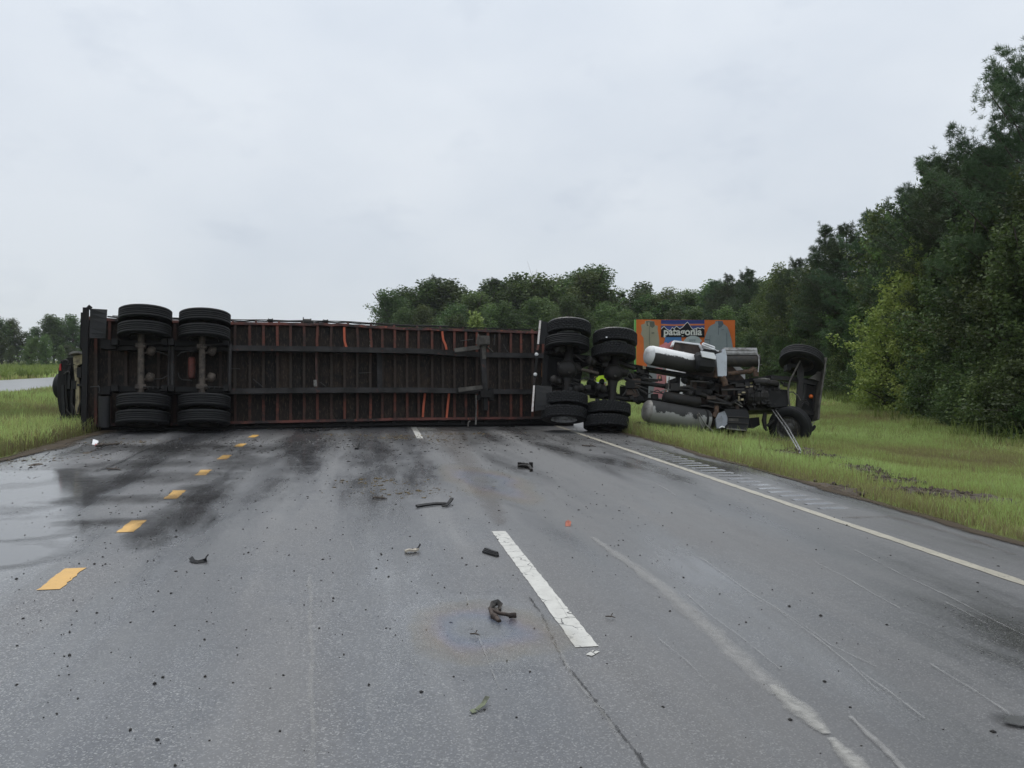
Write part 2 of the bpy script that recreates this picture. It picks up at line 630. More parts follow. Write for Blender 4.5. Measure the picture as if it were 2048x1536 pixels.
# ================================================================== ROAD
def asphalt_mat(wet=True):
    m = NT('wet_asphalt' if wet else 'far_asphalt')
    vec = m.coord('Object')
    long_ = m.coord('Object', (1.0, 0.07, 1.0))
    big = m.noise(m.coord('Object', (1.0, 0.28, 1.0)), 0.42, 5, 0.55, 0.6)
    mid = m.noise(vec, 2.2, 7, 0.62)
    stk = m.noise(long_, 2.6, 6, 0.6)
    cells = m.voro(vec, 62, out='Color')
    sp = m.new('ShaderNodeSeparateColor')
    m.link(cells, sp.inputs['Color'])
    dist = m.voro(vec, 62)
    # stones of the mix: mostly dark, a few pale chips
    c = m.mix(sp.outputs[0], (0.028, 0.0293, 0.034), (0.068, 0.0705, 0.080))
    chip = m.math('MULTIPLY', m.math('GREATER_THAN', sp.outputs[1], 0.90), m.math('LESS_THAN', dist, 0.30))
    c = m.mix(chip, c, (0.34, 0.335, 0.325))
    cells2 = m.voro(vec, 145, out='Color')
    sp2 = m.new('ShaderNodeSeparateColor')
    m.link(cells2, sp2.inputs['Color'])
    c = m.mix(m.math('MULTIPLY', m.math('GREATER_THAN', sp2.outputs[0], 0.80), 0.75), c, (0.26, 0.258, 0.25))
    c = m.mix(m.math('MULTIPLY', m.math('LESS_THAN', sp2.outputs[1], 0.30), 0.8), c, (0.010, 0.010, 0.011))
    dark = m.math('MULTIPLY', m.math('GREATER_THAN', sp.outputs[2], 0.86), m.math('LESS_THAN', dist, 0.45))
    c = m.mix(m.math('MULTIPLY', dark, 0.8), c, (0.012, 0.012, 0.012))
    c = m.mix(m.ramp(mid, [(0.35, 0.0), (0.75, 0.35)]), c, (0.120, 0.118, 0.113))
    c = m.mix(m.ramp(stk, [(0.50, 0.0), (0.74, 0.50)]), c, (0.17, 0.167, 0.16))
    c = m.mix(m.ramp(big, [(0.40, 0.48), (0.58, 0.0)]), c, (0.032, 0.033, 0.036))
    # the right lane was laid with a browner mix; the wheel paths of both lanes are worn smooth
    tco = m.new('ShaderNodeTexCoord')
    spx = m.new('ShaderNodeSeparateXYZ')
    m.link(tco.outputs['Object'], spx.inputs['Vector'])
    wob = m.math('ADD', spx.outputs['X'], m.math('MULTIPLY', m.math('SUBTRACT', mid, 0.5), 0.6))
    rl = m.ramp(m.math('MULTIPLY', wob, 0.2), [(0.20, 0.0), (0.34, 1.0)])
    c = m.mix(m.math('MULTIPLY', rl, 0.45), c, (0.050, 0.047, 0.043))
    wheel_ = m.math('ABSOLUTE', m.math('SINE', m.math('MULTIPLY', m.math('ADD', wob, 0.45), 1.745)))
    m.set('Base Color', c)
    # a film of rain: smooth where it stands, coarse where the stones stick out
    film = m.math('ADD', m.math('MULTIPLY', big, 0.5), m.math('MULTIPLY', m.noise(m.coord('Object', (1.0, 0.14, 1.0)), 1.3, 7, 0.62, 0.3), 0.5))
    film = m.math('ADD', film, m.math('MULTIPLY', m.math('SUBTRACT', wheel_, 0.6), 0.10))
    film = m.math('SUBTRACT', film, m.math('MULTIPLY', rl, 0.035))
    m.set('Roughness', m.ramp(film, [(0.37, 0.60), (0.49, 0.36), (0.60, 0.13)]))
    m.set('IOR', 2.0)
    x = m.new('ShaderNodeBump')
    m.link(m.ramp(film, [(0.36, 0.25), (0.62, 0.05)]), x.inputs['Strength'])
    x.inputs['Distance'].default_value = 0.004
    m.link(m.math('ADD', m.math('MULTIPLY', dist, 0.9), m.noise(vec, 60, 4, 0.6)), x.inputs['Height'])
    m.link(x.outputs['Normal'], m.b.inputs['Normal'])
    return m.m


ASPH = asphalt_mat()
RUM0, RUM1 = 5.16, 5.58


def edge_wobble(x, y):
    return x


ry = [-30, -10] + [0.5 * i for i in range(0, 121)] + [62 + 3 * i for i in range(60)] + [260, 400, 800, 1500]
road = struct(sheet('road', [-5.70, -5.0, -4.0, -2.0, 0.0, 2.0, 4.0, RUM0], ry, lambda x, y: zg(x) + (0.0 if x > -5.5 else -0.01), ASPH))
# ragged broken rim of the pavement
rb = MB()
for sx, x0 in ((1, 6.12), (-1, -5.70)):
    n = 160
    for i in range(n):
        y0, y1 = 0.4 * i, 0.4 * (i + 1)
        wob = lambda y: 0.09 * noise.noise((y * 1.3, sx * 3.1, 0)) + 0.05 * noise.noise((y * 4.1, sx * 7.1, 0)) + 0.05
        a0, a1 = x0 + sx * wob(y0), x0 + sx * wob(y1)
        z = zg(x0)
        f = [(0, 1, 2, 3), (3, 2, 5, 4)] if sx > 0 else [(3, 2, 1, 0), (4, 5, 2, 3)]
        rb.add([(x0, y0, z), (x0, y1, z), (a1, y1, z - 0.012), (a0, y0, z - 0.012), (a0 + sx * .02, y0, z - .14), (a1 + sx * .02, y1, z - .14)], [f[0][::-1], f[1][::-1]])
rb.build('pavement_rim', ASPH, road)
shoulder = struct(sheet('shoulder', [RUM1, 5.85, 6.12], ry, lambda x, y: zg(x), ASPH))
# the rumble strip: real grooves rolled into the shoulder, every 0.34 m
gro = [-0.075, -0.05, -0.025, 0.0, 0.025, 0.05, 0.075]
dep = [0.0, -0.008, -0.013, -0.015, -0.013, -0.008, 0.0]
ys_, zs_ = [-30.0], [0.0]
GP = 0.30
gpos = [8.75 + GP * i for i in range(0, 170)]
for g in gpos:
    for a, b in zip(gro, dep):
        ys_.append(g + a)
        zs_.append(b)
ys_ += [260, 1500]
zs_ += [0, 0]
gz = dict(zip(ys_, zs_))
rumble = struct(sheet('rumble_strip', [RUM0, 5.20, 5.54, RUM1], ys_, lambda x, y: zg(x) + (gz[y] if 5.18 < x < 5.56 else 0.0), ASPH))


def simple(name, col, rough, spec=0.5):
    m = NT(name)
    m.set('Base Color', col)
    m.set('Roughness', rough)
    m.set('Specular IOR Level', spec)
    return m.m


def paint_mat(name, col, dirt, crack=True, wear=0.62):
    m = NT(name)
    vec = m.coord('Object')
    n1 = m.noise(vec, 9, 8, 0.7)
    n2 = m.noise(vec, 45, 5, 0.6)
    c = m.mix(m.ramp(n1, [(0.40, 0.0), (0.75, 0.55)]), col, dirt)
    c = m.mix(m.ramp(n2, [(0.60, 0.0), (0.72, 0.5)]), c, tuple(d * 0.5 for d in dirt))
    if crack:
        w = m.new('ShaderNodeVectorMath', operation='ADD')
        nn = m.new('ShaderNodeTexNoise')
        nn.inputs['Scale'].default_value = 5
        m.link(vec, nn.inputs['Vector'])
        s_ = m.new('ShaderNodeVectorMath', operation='SCALE')
        s_.inputs['Scale'].default_value = 0.25
        m.link(nn.outputs['Color'], s_.inputs[0])
        m.link(vec, w.inputs[0])
        m.link(s_.outputs[0], w.inputs[1])
        e = m.voro(w.outputs[0], 5.5, 'DISTANCE_TO_EDGE')
        k = m.math('MULTIPLY', m.ramp(e, [(0.010, 1.0), (0.028, 0.0)]), m.ramp(m.noise(vec, 2.5, 3), [(0.42, 0.0), (0.5, 1.0)]))
        c = m.mix(k, c, (0.045, 0.042, 0.04))
    # chipped through to the asphalt
    chip = m.ramp(m.noise(vec, 26, 8, 0.75), [(wear, 0.0), (wear + 0.05, 1.0)])
    c = m.mix(chip, c, (0.06, 0.06, 0.06))
    m.set('Base Color', c)
    m.set('Roughness', 0.42)
    m.bump(n2, 0.15, 0.004)
    return m.m


P_WHITE = paint_mat('white_road_paint', (0.54, 0.53, 0.49), (0.33, 0.32, 0.29))
P_YELLOW = paint_mat('yellow_road_paint', (0.62, 0.36, 0.085), (0.46, 0.27, 0.075), False, 0.66)
P_EDGE = paint_mat('cream_edge_paint', (0.38, 0.352, 0.285), (0.20, 0.185, 0.15), False, 0.58)


def strip(name, pts, widths, mat, dz=0.004, jag=0.0, seed=0, uv=False):
    """A thin sheet lying on the road along pts; its sides are ragged by jag metres."""
    rnd = random.Random(seed)
    vs, fs, uvs = [], [], []
    L = 0.0
    for i, p in enumerate(pts):
        q0, q1 = pts[max(i - 1, 0)], pts[min(i + 1, len(pts) - 1)]
        d = Vector((q1[0] - q0[0], q1[1] - q0[1])).normalized()
        nrm = Vector((d.y, -d.x))
        if i:
            L += (Vector(p[:2]) - Vector(pts[i - 1][:2])).length
        w = widths[i] if isinstance(widths, (list, tuple)) else widths
        for sgn in (-1, 0, 1):
            a = Vector(p[:2]) + nrm * (sgn * w / 2 + (sgn != 0) * rnd.uniform(-jag, jag))
            vs.append((a.x, a.y, zg(a.x) + dz))
            uvs.append((sgn, L))
    for i in range(len(pts) - 1):
        for k in (0, 1):
            a = i * 3 + k
            fs.append((a, a + 1, a + 4, a + 3))
    me = bpy.data.meshes.new(name)
    me.from_pydata(vs, [], fs)
    if uv:
        ul = me.uv_layers.new(name='UVMap')
        for lp in me.loops:
            ul.data[lp.index].uv = uvs[lp.vertex_index]
    me.materials.append(mat)
    if me.polygons and me.polygons[0].normal.z < 0:
        me.flip_normals()
    return put(name, me, road)


def along(a, b, step):
    n = max(1, int((Vector(b[:2]) - Vector(a[:2])).length / step))
    return [Vector(a).lerp(Vector(b), i / n) for i in range(n + 1)]


# white lane dashes and the long right edge line
for (x0, y0, x1, y1) in ((1174, 1294.5, 997, 1063), (840.5, 877, 826, 852)):
    a, b = ground(x0, y0), ground(x1, y1)
    strip('lane_dash', along(a, b, 0.05), 0.135, P_WHITE, jag=0.004, seed=int(x0))
a, b = ground(1193, 1308), ground(1180, 1305)
strip('lane_dash', along(a, b, 0.03), [0.09, 0.11, 0.10, 0.05][:len(along(a, b, 0.03))] + [0.05] * 8, P_WHITE, jag=0.02, seed=3)
e1 = ground(1100, 852)
e0 = ground(1840, 1104)
ex = (e0.x + e1.x) / 2
ED = 4.98
strip('edge_line', [Vector((ED + 0.012 * noise.noise((0, y * 0.3, 2)), y, 0)) for y in [0.12 * i for i in range(0, 360)]], 0.115, P_EDGE, jag=0.009, seed=5)
# short yellow dots of the turn-lane line
for (lx, ly, rx, ry_) in ((97, 1180, 150, 1137), (250, 1065, 279, 1041), (341, 998, 359, 981), (400, 951, 413, 940), (443, 919, 455, 910.5), (476, 893.5, 486, 887.5), (503, 875, 512, 870)):
    a, b = ground(lx, ly), ground(rx, ry_)
    strip('yellow_dash', along(a, b, 0.06), 0.15, P_YELLOW, jag=0.009, seed=int(lx))


# -------- stains, scrapes and standing water lying on the asphalt
def veil(name, col, rough, lo, hi, scale, amount=1.0, stretch=(1, 1, 1), rainbow=False, ior=1.45):
    """A film whose cover is broken up by noise and fades across its UV edge."""
    m = NT(name)
    tcn = m.new('ShaderNodeTexCoord')
    vec = m.coord('Object', stretch)
    u = m.new('ShaderNodeSeparateXYZ')
    m.link(tcn.outputs['UV'], u.inputs['Vector'])
    edge = m.math('SUBTRACT', 1.0, m.math('POWER', m.math('ABSOLUTE', u.outputs['X']), 5.0 if rainbow else 2.0), clamp=True)
    nz_ = m.noise(vec, scale, 7, 0.65)
    k = m.ramp(m.math('MULTIPLY', m.math('ADD', nz_, 0.15), edge), [(lo, 0.0), (hi, amount)])
    if rainbow:
        ph = m.math('ADD', u.outputs['Y'], m.math('MULTIPLY', m.noise(vec, 2.6, 5, 0.6), 0.5))
        c = m.ramp(ph, [(0.0, (0.30, 0.30, 0.32)), (0.40, (0.26, 0.28, 0.30)), (0.55, (0.18, 0.22, 0.32)), (0.65, (0.27, 0.23, 0.29)), (0.76, (0.30, 0.23, 0.16)), (0.92, (0.29, 0.26, 0.19)), (1.0, (0.30, 0.31, 0.31))])
        m.set('Base Color', c)
    else:
        m.set('Base Color', col)
    m.set('Roughness', rough)
    m.set('IOR', ior)
    tr = m.new('ShaderNodeBsdfTransparent')
    mx_ = m.new('ShaderNodeMixShader')
    m.link(k, mx_.inputs[0])
    m.link(tr.outputs[0], mx_.inputs[1])
    m.link(m.b.outputs[0], mx_.inputs[2])
    m.link(mx_.outputs[0], m.out.inputs['Surface'])
    return m.m


def blot(name, c, rx, ry_, mat, ang=0.0, seed=0, dz=0.006, hole=0.0):
    """A round patch on the road: UV x runs 0 centre .. 1 rim, UV y the same."""
    n, rings = 40, 8
    vs, fs, uvs = [], [], []
    for j in range(rings + 1):
        r = max(0.001, hole + (1 - hole) * j / rings)
        for i in range(n):
            t = 2 * math.pi * i / n
            k = 1 + 0.28 * noise.noise((math.cos(t) * 1.3 + seed, math.sin(t) * 1.3, seed))
            x, y = rx * r * k * math.cos(t), ry_ * r * k * math.sin(t)
            x, y = x * math.cos(ang) - y * math.sin(ang), x * math.sin(ang) + y * math.cos(ang)
            vs.append((c[0] + x, c[1] + y, zg(c[0] + x) + dz))
            uvs.append((j / rings, r))
    for j in range(rings):
        for i in range(n):
            i2 = (i + 1) % n
            fs.append((j * n + i, j * n + i2, (j + 1) * n + i2, (j + 1) * n + i)[::-1])
    me = bpy.data.meshes.new(name)
    me.from_pydata(vs, [], fs)
    ul = me.uv_layers.new(name='UVMap')
    for lp in me.loops:
        ul.data[lp.index].uv = uvs[lp.vertex_index]
    me.materials.append(mat)
    if me.polygons[len(fs) // 2].normal.z < 0:
        me.flip_normals()
    return put(name, me, road)


V_DARK = veil('damp_soot_shade', (0.018, 0.018, 0.018), 0.75, 0.30, 0.82, 2.6, 0.55, (1, 0.6, 1), ior=1.2)
V_PALE = veil('dry_scrape', (0.36, 0.352, 0.335), 0.5, 0.16, 0.85, 24, 0.55, (1, 0.5, 1))
V_PALE2 = veil('white_scratch', (0.36, 0.355, 0.34), 0.6, 0.40, 0.90, 18, 0.50, (1, 0.25, 1))
V_GOUGE = veil('crushed_stone_gouge', (0.40, 0.39, 0.36), 0.5, 0.20, 0.80, 28, 0.75)
V_WATER = veil('standing_water', (0.10, 0.10, 0.10), 0.10, 0.16, 0.46, 2.4, 0.92, ior=1.9)
V_GROOVE = veil('groove_water', (0.30, 0.31, 0.33), 0.16, 0.22, 0.62, 9.0, 0.95, ior=1.9)
V_OIL = veil('oil_sheen', (0.2, 0.2, 0.2), 0.30, 0.30, 0.85, 4.0, 0.34, (1, 0.45, 1), rainbow=True)
V_RUSTY = veil('rusty_runoff', (0.085, 0.058, 0.036), 0.4, 0.30, 0.95, 3.0, 0.34, (1, 0.5, 1))
V_CRACK = veil('tar_crack', (0.016, 0.016, 0.016), 0.6, 0.44, 0.62, 16, 0.6, (1, 0.8, 1))
V_DUSTY = veil('sandy_wash', (0.22, 0.215, 0.19), 0.5, 0.34, 0.75, 3.0, 0.65, (1, 0.5, 1))


def scrape(name, px, w, mat, jag=0.01, seed=0, dz=0.005, step=0.15):
    g = [ground(x, y) for x, y in px]
    pts, ws = [], []
    for i in range(len(g) - 1):
        seg = along(g[i], g[i + 1], step)
        for j, p in enumerate(seg[:-1] if i < len(g) - 2 else seg):
            pts.append(p)
            w0 = w[i] if isinstance(w, (list, tuple)) else w
            w1 = w[i + 1] if isinstance(w, (list, tuple)) else w
            ws.append(w0 + (w1 - w0) * j / max(1, len(seg) - 1))
    pts = [p + Vector((0.012 * noise.noise((p.y * 2.0, seed, 0)), 0, 0)) for p in pts]
    return strip(name, pts, ws, mat, dz, jag, seed, True)


# soot and damp beside the yellow dots; last blot paints shade under the trailer
for i, (px, py, a, b) in enumerate(((300, 1075, .35, .8), (340, 1040, .5, 1.3), (210, 1045, .8, .35), (400, 985, .55, 1.6), (240, 1000, 1.3, .6), (330, 955, 1.6, .9), (470, 925, .7, 2.0), (260, 930, 1.8, 1.0), (420, 900, 2.4, 1.6), (330, 895, 2.4, 1.2), (960, 860, 2.4, 0.7))):
    blot('damp_shade_blot', ground(px, py), a, b, V_DARK, 0.1, i * 1.7, 0.005 + 0.0006 * i)
# rain standing in the left lane and in the near grooves
for i, (px, py, a, b) in enumerate(((45, 985, 1.1, 1.7), (-60, 960, 1.6, 1.6), (20, 1060, .8, .9), (-20, 1110, .8, .7))):
    blot('puddle', ground(px, py), a, b, V_WATER, 0.1, 50 + i * 2.3, 0.0045 + 0.0005 * i)
for gy_ in gpos[:9]:
    vs = [(5.215 + 0.31 * i / 6, gy_ + s_ * (0.062 + 0.008 * noise.noise((i * .9, gy_, 0))), zg(5.35) - 0.004) for s_ in (-1, 1) for i in range(7)]
    me = bpy.data.meshes.new('groove_water')
    me.from_pydata(vs, [], [(i, i + 1, i + 8, i + 7) for i in range(6)])
    ul = me.uv_layers.new(name='UVMap')
    for lp in me.loops:
        ul.data[lp.index].uv = (0.0, 0.0)
    me.materials.append(V_GROOVE)
    put('groove_water', me, rumble)
# mud sitting in the farther grooves
mud_in = simple('groove_mud', (0.022, 0.020, 0.018), 0.6)
gmb = MB()
for g in gpos:
    if g > 10.6 and g < 30:
        gmb.add([(5.215, g - 0.045, zg(5.22) - 0.0085), (5.53, g - 0.045, zg(5.5) - 0.0085), (5.53, g + 0.045, zg(5.5) - 0.0085), (5.215, g + 0.045, zg(5.22) - 0.0085)], [(0, 1, 2, 3)])
struct(gmb.build('groove_mud', mud_in, rumble), 'stuff')

# the long pale wheel scrape that ends in a gouge, and its fellows
scrape('wheel_scrape', [(1185, 1075), (1250, 1122), (1330, 1180), (1420, 1262), (1500, 1335), (1560, 1390)], [.06, .13, .18, .20, .18, .15], V_PALE, .02, 11)
scrape('wheel_scrape', [(1545, 1372), (1600, 1420), (1650, 1470)], [.06, .19, .06], V_GOUGE, .006, 12, 0.007, .05)
scrape('wheel_scrape', [(1660, 1478), (1700, 1520), (1735, 1560)], [.05, .13, .10], V_GOUGE, .008, 13, 0.0075, .05)
scrape('wheel_scrape', [(1700, 1435), (1770, 1500), (1830, 1570)], [.03, .05, .04], V_PALE, .006, 14, 0.008, .05)
for i, (pl, w) in enumerate((
        ([(620, 1150), (622, 1260), (624, 1400), (626, 1560)], .055),
        ([(1710, 1101), (1800, 1148), (1900, 1195), (2048, 1272)], .030),
        ([(1890, 1205), (1930, 1225), (1975, 1250)], .03),
        ([(1400, 1115), (1500, 1185), (1600, 1247), (1660, 1290), (1755, 1335)], .020),
        ([(1630, 1125), (1680, 1150), (1740, 1185), (1800, 1218)], .022),
        ([(1375, 1190), (1420, 1230), (1500, 1290), (1560, 1340)], .018),
        ([(1320, 1280), (1370, 1322), (1420, 1370)], .020),
        ([(1500, 1190), (1560, 1225), (1640, 1282), (1700, 1330), (1760, 1385)], .020),
        ([(930, 1180), (950, 1260), (985, 1345), (1000, 1380)], .018),
        ([(1110, 1195), (1140, 1240)], .012), ([(700, 1080), (708, 1110)], .015),
        ([(1720, 1345), (1780, 1385), (1850, 1440)], .02), ([(1860, 1330), (1960, 1390), (2048, 1450)], .03),
        ([(1305, 965), (1330, 978), (1352, 992)], .03), ([(1250, 900), (1240, 893)], .02))):
    scrape('scratch', pl, w, V_PALE2, .006, 30 + i, 0.0055 + 0.0003 * i)
# a cracked seam beside the white dash
scrape('seam_crack', [(1060, 1195), (1095, 1255), (1130, 1330), (1190, 1400), (1260, 1490), (1300, 1545)], .03, V_CRACK, .012, 61, 0.005, .03)
scrape('seam_crack', [(1070, 1215), (1110, 1290), (1150, 1360), (1215, 1440), (1245, 1500)], .04, V_PALE2, .015, 62, 0.0058, .03)
scrape('seam_crack', [(190, 945), (240, 925), (290, 900), (345, 882)], .10, V_CRACK, .03, 63, 0.02, .1)
# oil rainbow and rusty wash from the wreck
for i, (px, py, a, b) in enumerate(((975, 965, .75, 2.6), (960, 1262, .68, .95))):
    blot('oil_sheen', ground(px, py), a, b, V_OIL, 0.1, 80 + i, 0.012 + 0.001 * i)
scrape('runoff_trail', [(890, 853), (920, 905), (950, 950), (985, 1010), (1000, 1050)], [1.2, .8, .5, .45, .25], V_RUSTY, .05, 90, 0.013)
blot('sandy_wash', ground(845, 858), .6, 1.4, V_DUSTY, 0.1, 96, 0.015)
scrape('sandy_wash', [(1690, 1036), (1780, 1034), (1900, 1066), (2030, 1110)], [.1, .22, .16, .1], V_RUSTY, .04, 98, 0.006)
# soil and straw washed from the verge over the broken rim of the pavement
V_DIRT = veil('edge_dirt', (0.060, 0.046, 0.031), 0.85, 0.20, 0.62, 4.0, 0.95, (1, 0.6, 1), ior=1.25)
for x_, w_, y0_, y1_ in ((-5.62, 0.85, 7, 21), (6.10, 0.34, 3, 30)):
    pts = [Vector((x_ + .10 * noise.noise((y0_ * .1, i * .21, 3)), y0_ + .25 * i, 0)) for i in range(int((y1_ - y0_) / .25))]
    strip('edge_dirt', pts, [w_ * (.75 + .6 * noise.noise((i * .13, x_, 0))) for i in range(len(pts))], V_DIRT, .009, .04, 7, True)
# a pothole at the right with rain in it
ph = ground(2012, 1442)
blot('pothole', ph, .16, .12, V_DARK, 0.2, 110, 0.010)
blot('pothole', ph + Vector((.035, -.03, 0)), .10, .06, V_WATER, 0.3, 111, 0.014)

# the other carriageway across the grass median
far = NT('dry_far_asphalt')
fv = far.coord('Object', (1, 0.1, 1))
far.set('Base Color', far.mix(far.noise(fv, 0.9, 5), (0.13, 0.13, 0.135), (0.19, 0.19, 0.19)))
far.set('Roughness', 0.28)
opp = struct(sheet('opposite_road', [-28.2, -24.0, -20.0, -17.4], [-30, 0, 20, 30, 40, 50, 60, 80, 120, 200, 400, 900], lambda x, y: zg(x) + 0.01, far.m))
for i in range(2, 9):
    y0 = 6 + 12.2 * i
    mb = MB()
    mb.add([(-22.9, y0, zg(-23) + .016), (-22.76, y0, zg(-23) + .016), (-22.76, y0 + 3, zg(-23) + .016), (-22.9, y0 + 3, zg(-23) + .016)], [(0, 1, 2, 3)])
    mb.build('lane_dash', P_WHITE, opp)
mb = MB()
for x in (-18.4, -27.2):
    for i in range(60):
        mb.add([(x, i * 10, zg(x) + .016), (x + .13, i * 10, zg(x) + .016), (x + .13, i * 10 + 10, zg(x) + .016), (x, i * 10 + 10, zg(x) + .016)], [(0, 1, 2, 3)])
mb.build('edge_line', P_WHITE, opp)

# ================================================================== PLANTS
def leaf_mat(name, cols, rough=0.55, trans=0.35, var=0.10, spec=0.3):
    """cols: dark .. light leaf colours along the per-leaf tint attribute."""
    m = NT(name)
    a = m.new('ShaderNodeAttribute', attribute_name='tint')
    n = len(cols)
    c = m.ramp(a.outputs['Fac'], [(i / (n - 1), cols[i]) for i in range(n)])
    hs = m.new('ShaderNodeHueSaturation')
    m.link(c, hs.inputs['Color'])
    rnd = m.random()
    m.link(m.math('MULTIPLY_ADD', rnd, var * 0.5), hs.inputs['Hue'])
    hs.inputs['Hue'].default_value = 0.5
    hnode = hs.inputs['Hue'].links[0].from_node
    hnode.inputs[2].default_value = 0.5 - var * 0.25
    v = m.math('MULTIPLY_ADD', rnd, 0.75)
    v.node.inputs[2].default_value = 0.66
    m.link(v, hs.inputs['Value'])
    m.set('Base Color', hs.outputs['Color'])
    m.set('Roughness', rough)
    m.set('Specular IOR Level', spec)
    tl = m.new('ShaderNodeBsdfTranslucent')
    m.link(hs.outputs['Color'], tl.inputs['Color'])
    mx_ = m.new('ShaderNodeMixShader')
    mx_.inputs[0].default_value = trans
    m.link(m.b.outputs[0], mx_.inputs[1])
    m.link(tl.outputs[0], mx_.inputs[2])
    m.link(mx_.outputs[0], m.out.inputs['Surface'])
    return m.m


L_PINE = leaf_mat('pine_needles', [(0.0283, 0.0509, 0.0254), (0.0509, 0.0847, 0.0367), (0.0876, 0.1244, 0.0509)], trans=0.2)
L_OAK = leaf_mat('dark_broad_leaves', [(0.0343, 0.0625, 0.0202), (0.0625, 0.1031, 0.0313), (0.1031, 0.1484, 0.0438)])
L_YEL = leaf_mat('yellow_green_leaves', [(0.105, 0.15, 0.03), (0.19, 0.23, 0.052), (0.29, 0.32, 0.09)], var=0.06)
L_MID = leaf_mat('mid_green_leaves', [(0.0558, 0.0956, 0.0287), (0.0956, 0.1466, 0.0446), (0.1514, 0.2072, 0.0638)])
L_BRIGHT = leaf_mat('bright_sapling_leaves', [(0.099, 0.143, 0.033), (0.165, 0.22, 0.055), (0.231, 0.286, 0.088)], var=0.0)
L_GRASS = leaf_mat('grass_blades', [(0.20, 0.165, 0.088), (0.275, 0.295, 0.105), (0.30, 0.395, 0.13), (0.395, 0.50, 0.19)], 0.5, 0.4, 0.0)
L_WEED = leaf_mat('weed_blades', [(0.117, 0.156, 0.039), (0.195, 0.26, 0.065), (0.273, 0.338, 0.091)], 0.5, 0.4, 0.0)
BARK = worn('tree_bark', (0.055, 0.045, 0.038), (0.11, 0.095, 0.082), 5, rough=(0.8, 0.95), streak=(3, 3, 0.6), spec=0.15)
BARK_BARE = worn('bare_twig_bark', (0.17, 0.15, 0.15), (0.24, 0.22, 0.21), 5, rough=(0.8, 0.95), spec=0.15)


def quads(cent, size, rng, tint, aspect=1.6, droop=0.0):
    """One leaf quad (a bent diamond) per centre, turned every way."""
    n = len(cent)
    a = rng.normal(size=(n, 3))
    a[:, 2] = a[:, 2] * 0.6 - droop
    a /= np.linalg.norm(a, axis=1)[:, None] + 1e-9
    b = rng.normal(size=(n, 3))
    b -= a * (a * b).sum(1)[:, None]
    b /= np.linalg.norm(b, axis=1)[:, None] + 1e-9
    s = (size * rng.uniform(0.6, 1.3, n))[:, None]
    nn = np.cross(a, b)
    v = np.stack([cent - a * s * aspect * 0.5, cent + b * s * 0.5 + nn * s * 0.12, cent + a * s * aspect * 0.5, cent - b * s * 0.5 + nn * s * 0.12], 1)
    return v.reshape(-1, 3), np.arange(n * 4), np.repeat(tint, 4)


def broadleaf(seed, h=10.0, rad=2.8, low=0.04, leaf=0.17, nlimb=70, per=70, top=0.75, clump=0.5):
    rng = np.random.default_rng(seed)
    mb = MB()
    lean = rng.normal(0, 0.03, 2)
    tr = [Vector((lean[0] * h * t * t * 3 + 0.08 * math.sin(t * 5 + seed), lean[1] * h * t * t * 3, h * 0.93 * t)) for t in np.linspace(0, 1, 9)]
    mb.tube(tr, [0.017 * h * (1 - 0.9 * i / 8) + 0.012 for i in range(9)], 7)
    C, TT = [], []
    lob = rng.uniform(0, 6.28, 4)
    for i in range(nlimb):
        t = low + (0.98 - low) * (i + rng.uniform(0, 1)) / nlimb
        az = i * 2.4 + rng.normal(0, 0.5)
        # outline: wide in the middle, lobed and uneven
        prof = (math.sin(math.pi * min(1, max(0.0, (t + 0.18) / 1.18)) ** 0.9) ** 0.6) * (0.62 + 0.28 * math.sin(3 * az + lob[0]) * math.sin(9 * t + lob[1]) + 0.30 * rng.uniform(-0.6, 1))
        r = max(0.3, rad * prof)
        base = tr[min(8, int(t * 8 * 0.85))]
        zz = t * h
        tip = Vector((math.cos(az) * r, math.sin(az) * r, zz)) + Vector((base.x, base.y, 0))
        mid = base.lerp(tip, 0.5) + Vector((0, 0, 0.08 * r))
        if i % 2 == 0:
            mb.tube([base, mid, tip], [0.006 * h * (1.1 - t), 0.0035 * h * (1.1 - t) + .008, 0.006], 4)
        shade = rng.uniform(0.25, 0.75)
        for k in range(5):
            f = 0.45 + 0.55 * k / 4
            cc = np.array(base.lerp(tip, f)) + rng.normal(0, 0.12 * r, 3) * (1.2 - f)
            m_ = per // 5
            off = rng.normal(0, 1, (m_, 3))
            off /= np.linalg.norm(off, axis=1)[:, None]
            off *= (clump * rng.uniform(0.3, 1.0, m_) ** 0.5)[:, None] * np.array([1, 1, 0.62])
            C.append(cc + off)
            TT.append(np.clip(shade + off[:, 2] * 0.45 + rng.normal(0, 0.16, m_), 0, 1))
    C = np.concatenate(C)
    TT = np.concatenate(TT)
    C[:, 2] = np.maximum(C[:, 2], 0.15)
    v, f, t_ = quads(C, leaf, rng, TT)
    return mb.mesh('trunk', BARK), np_mesh('crown', v, f, 4, L_OAK, [('tint', t_)])


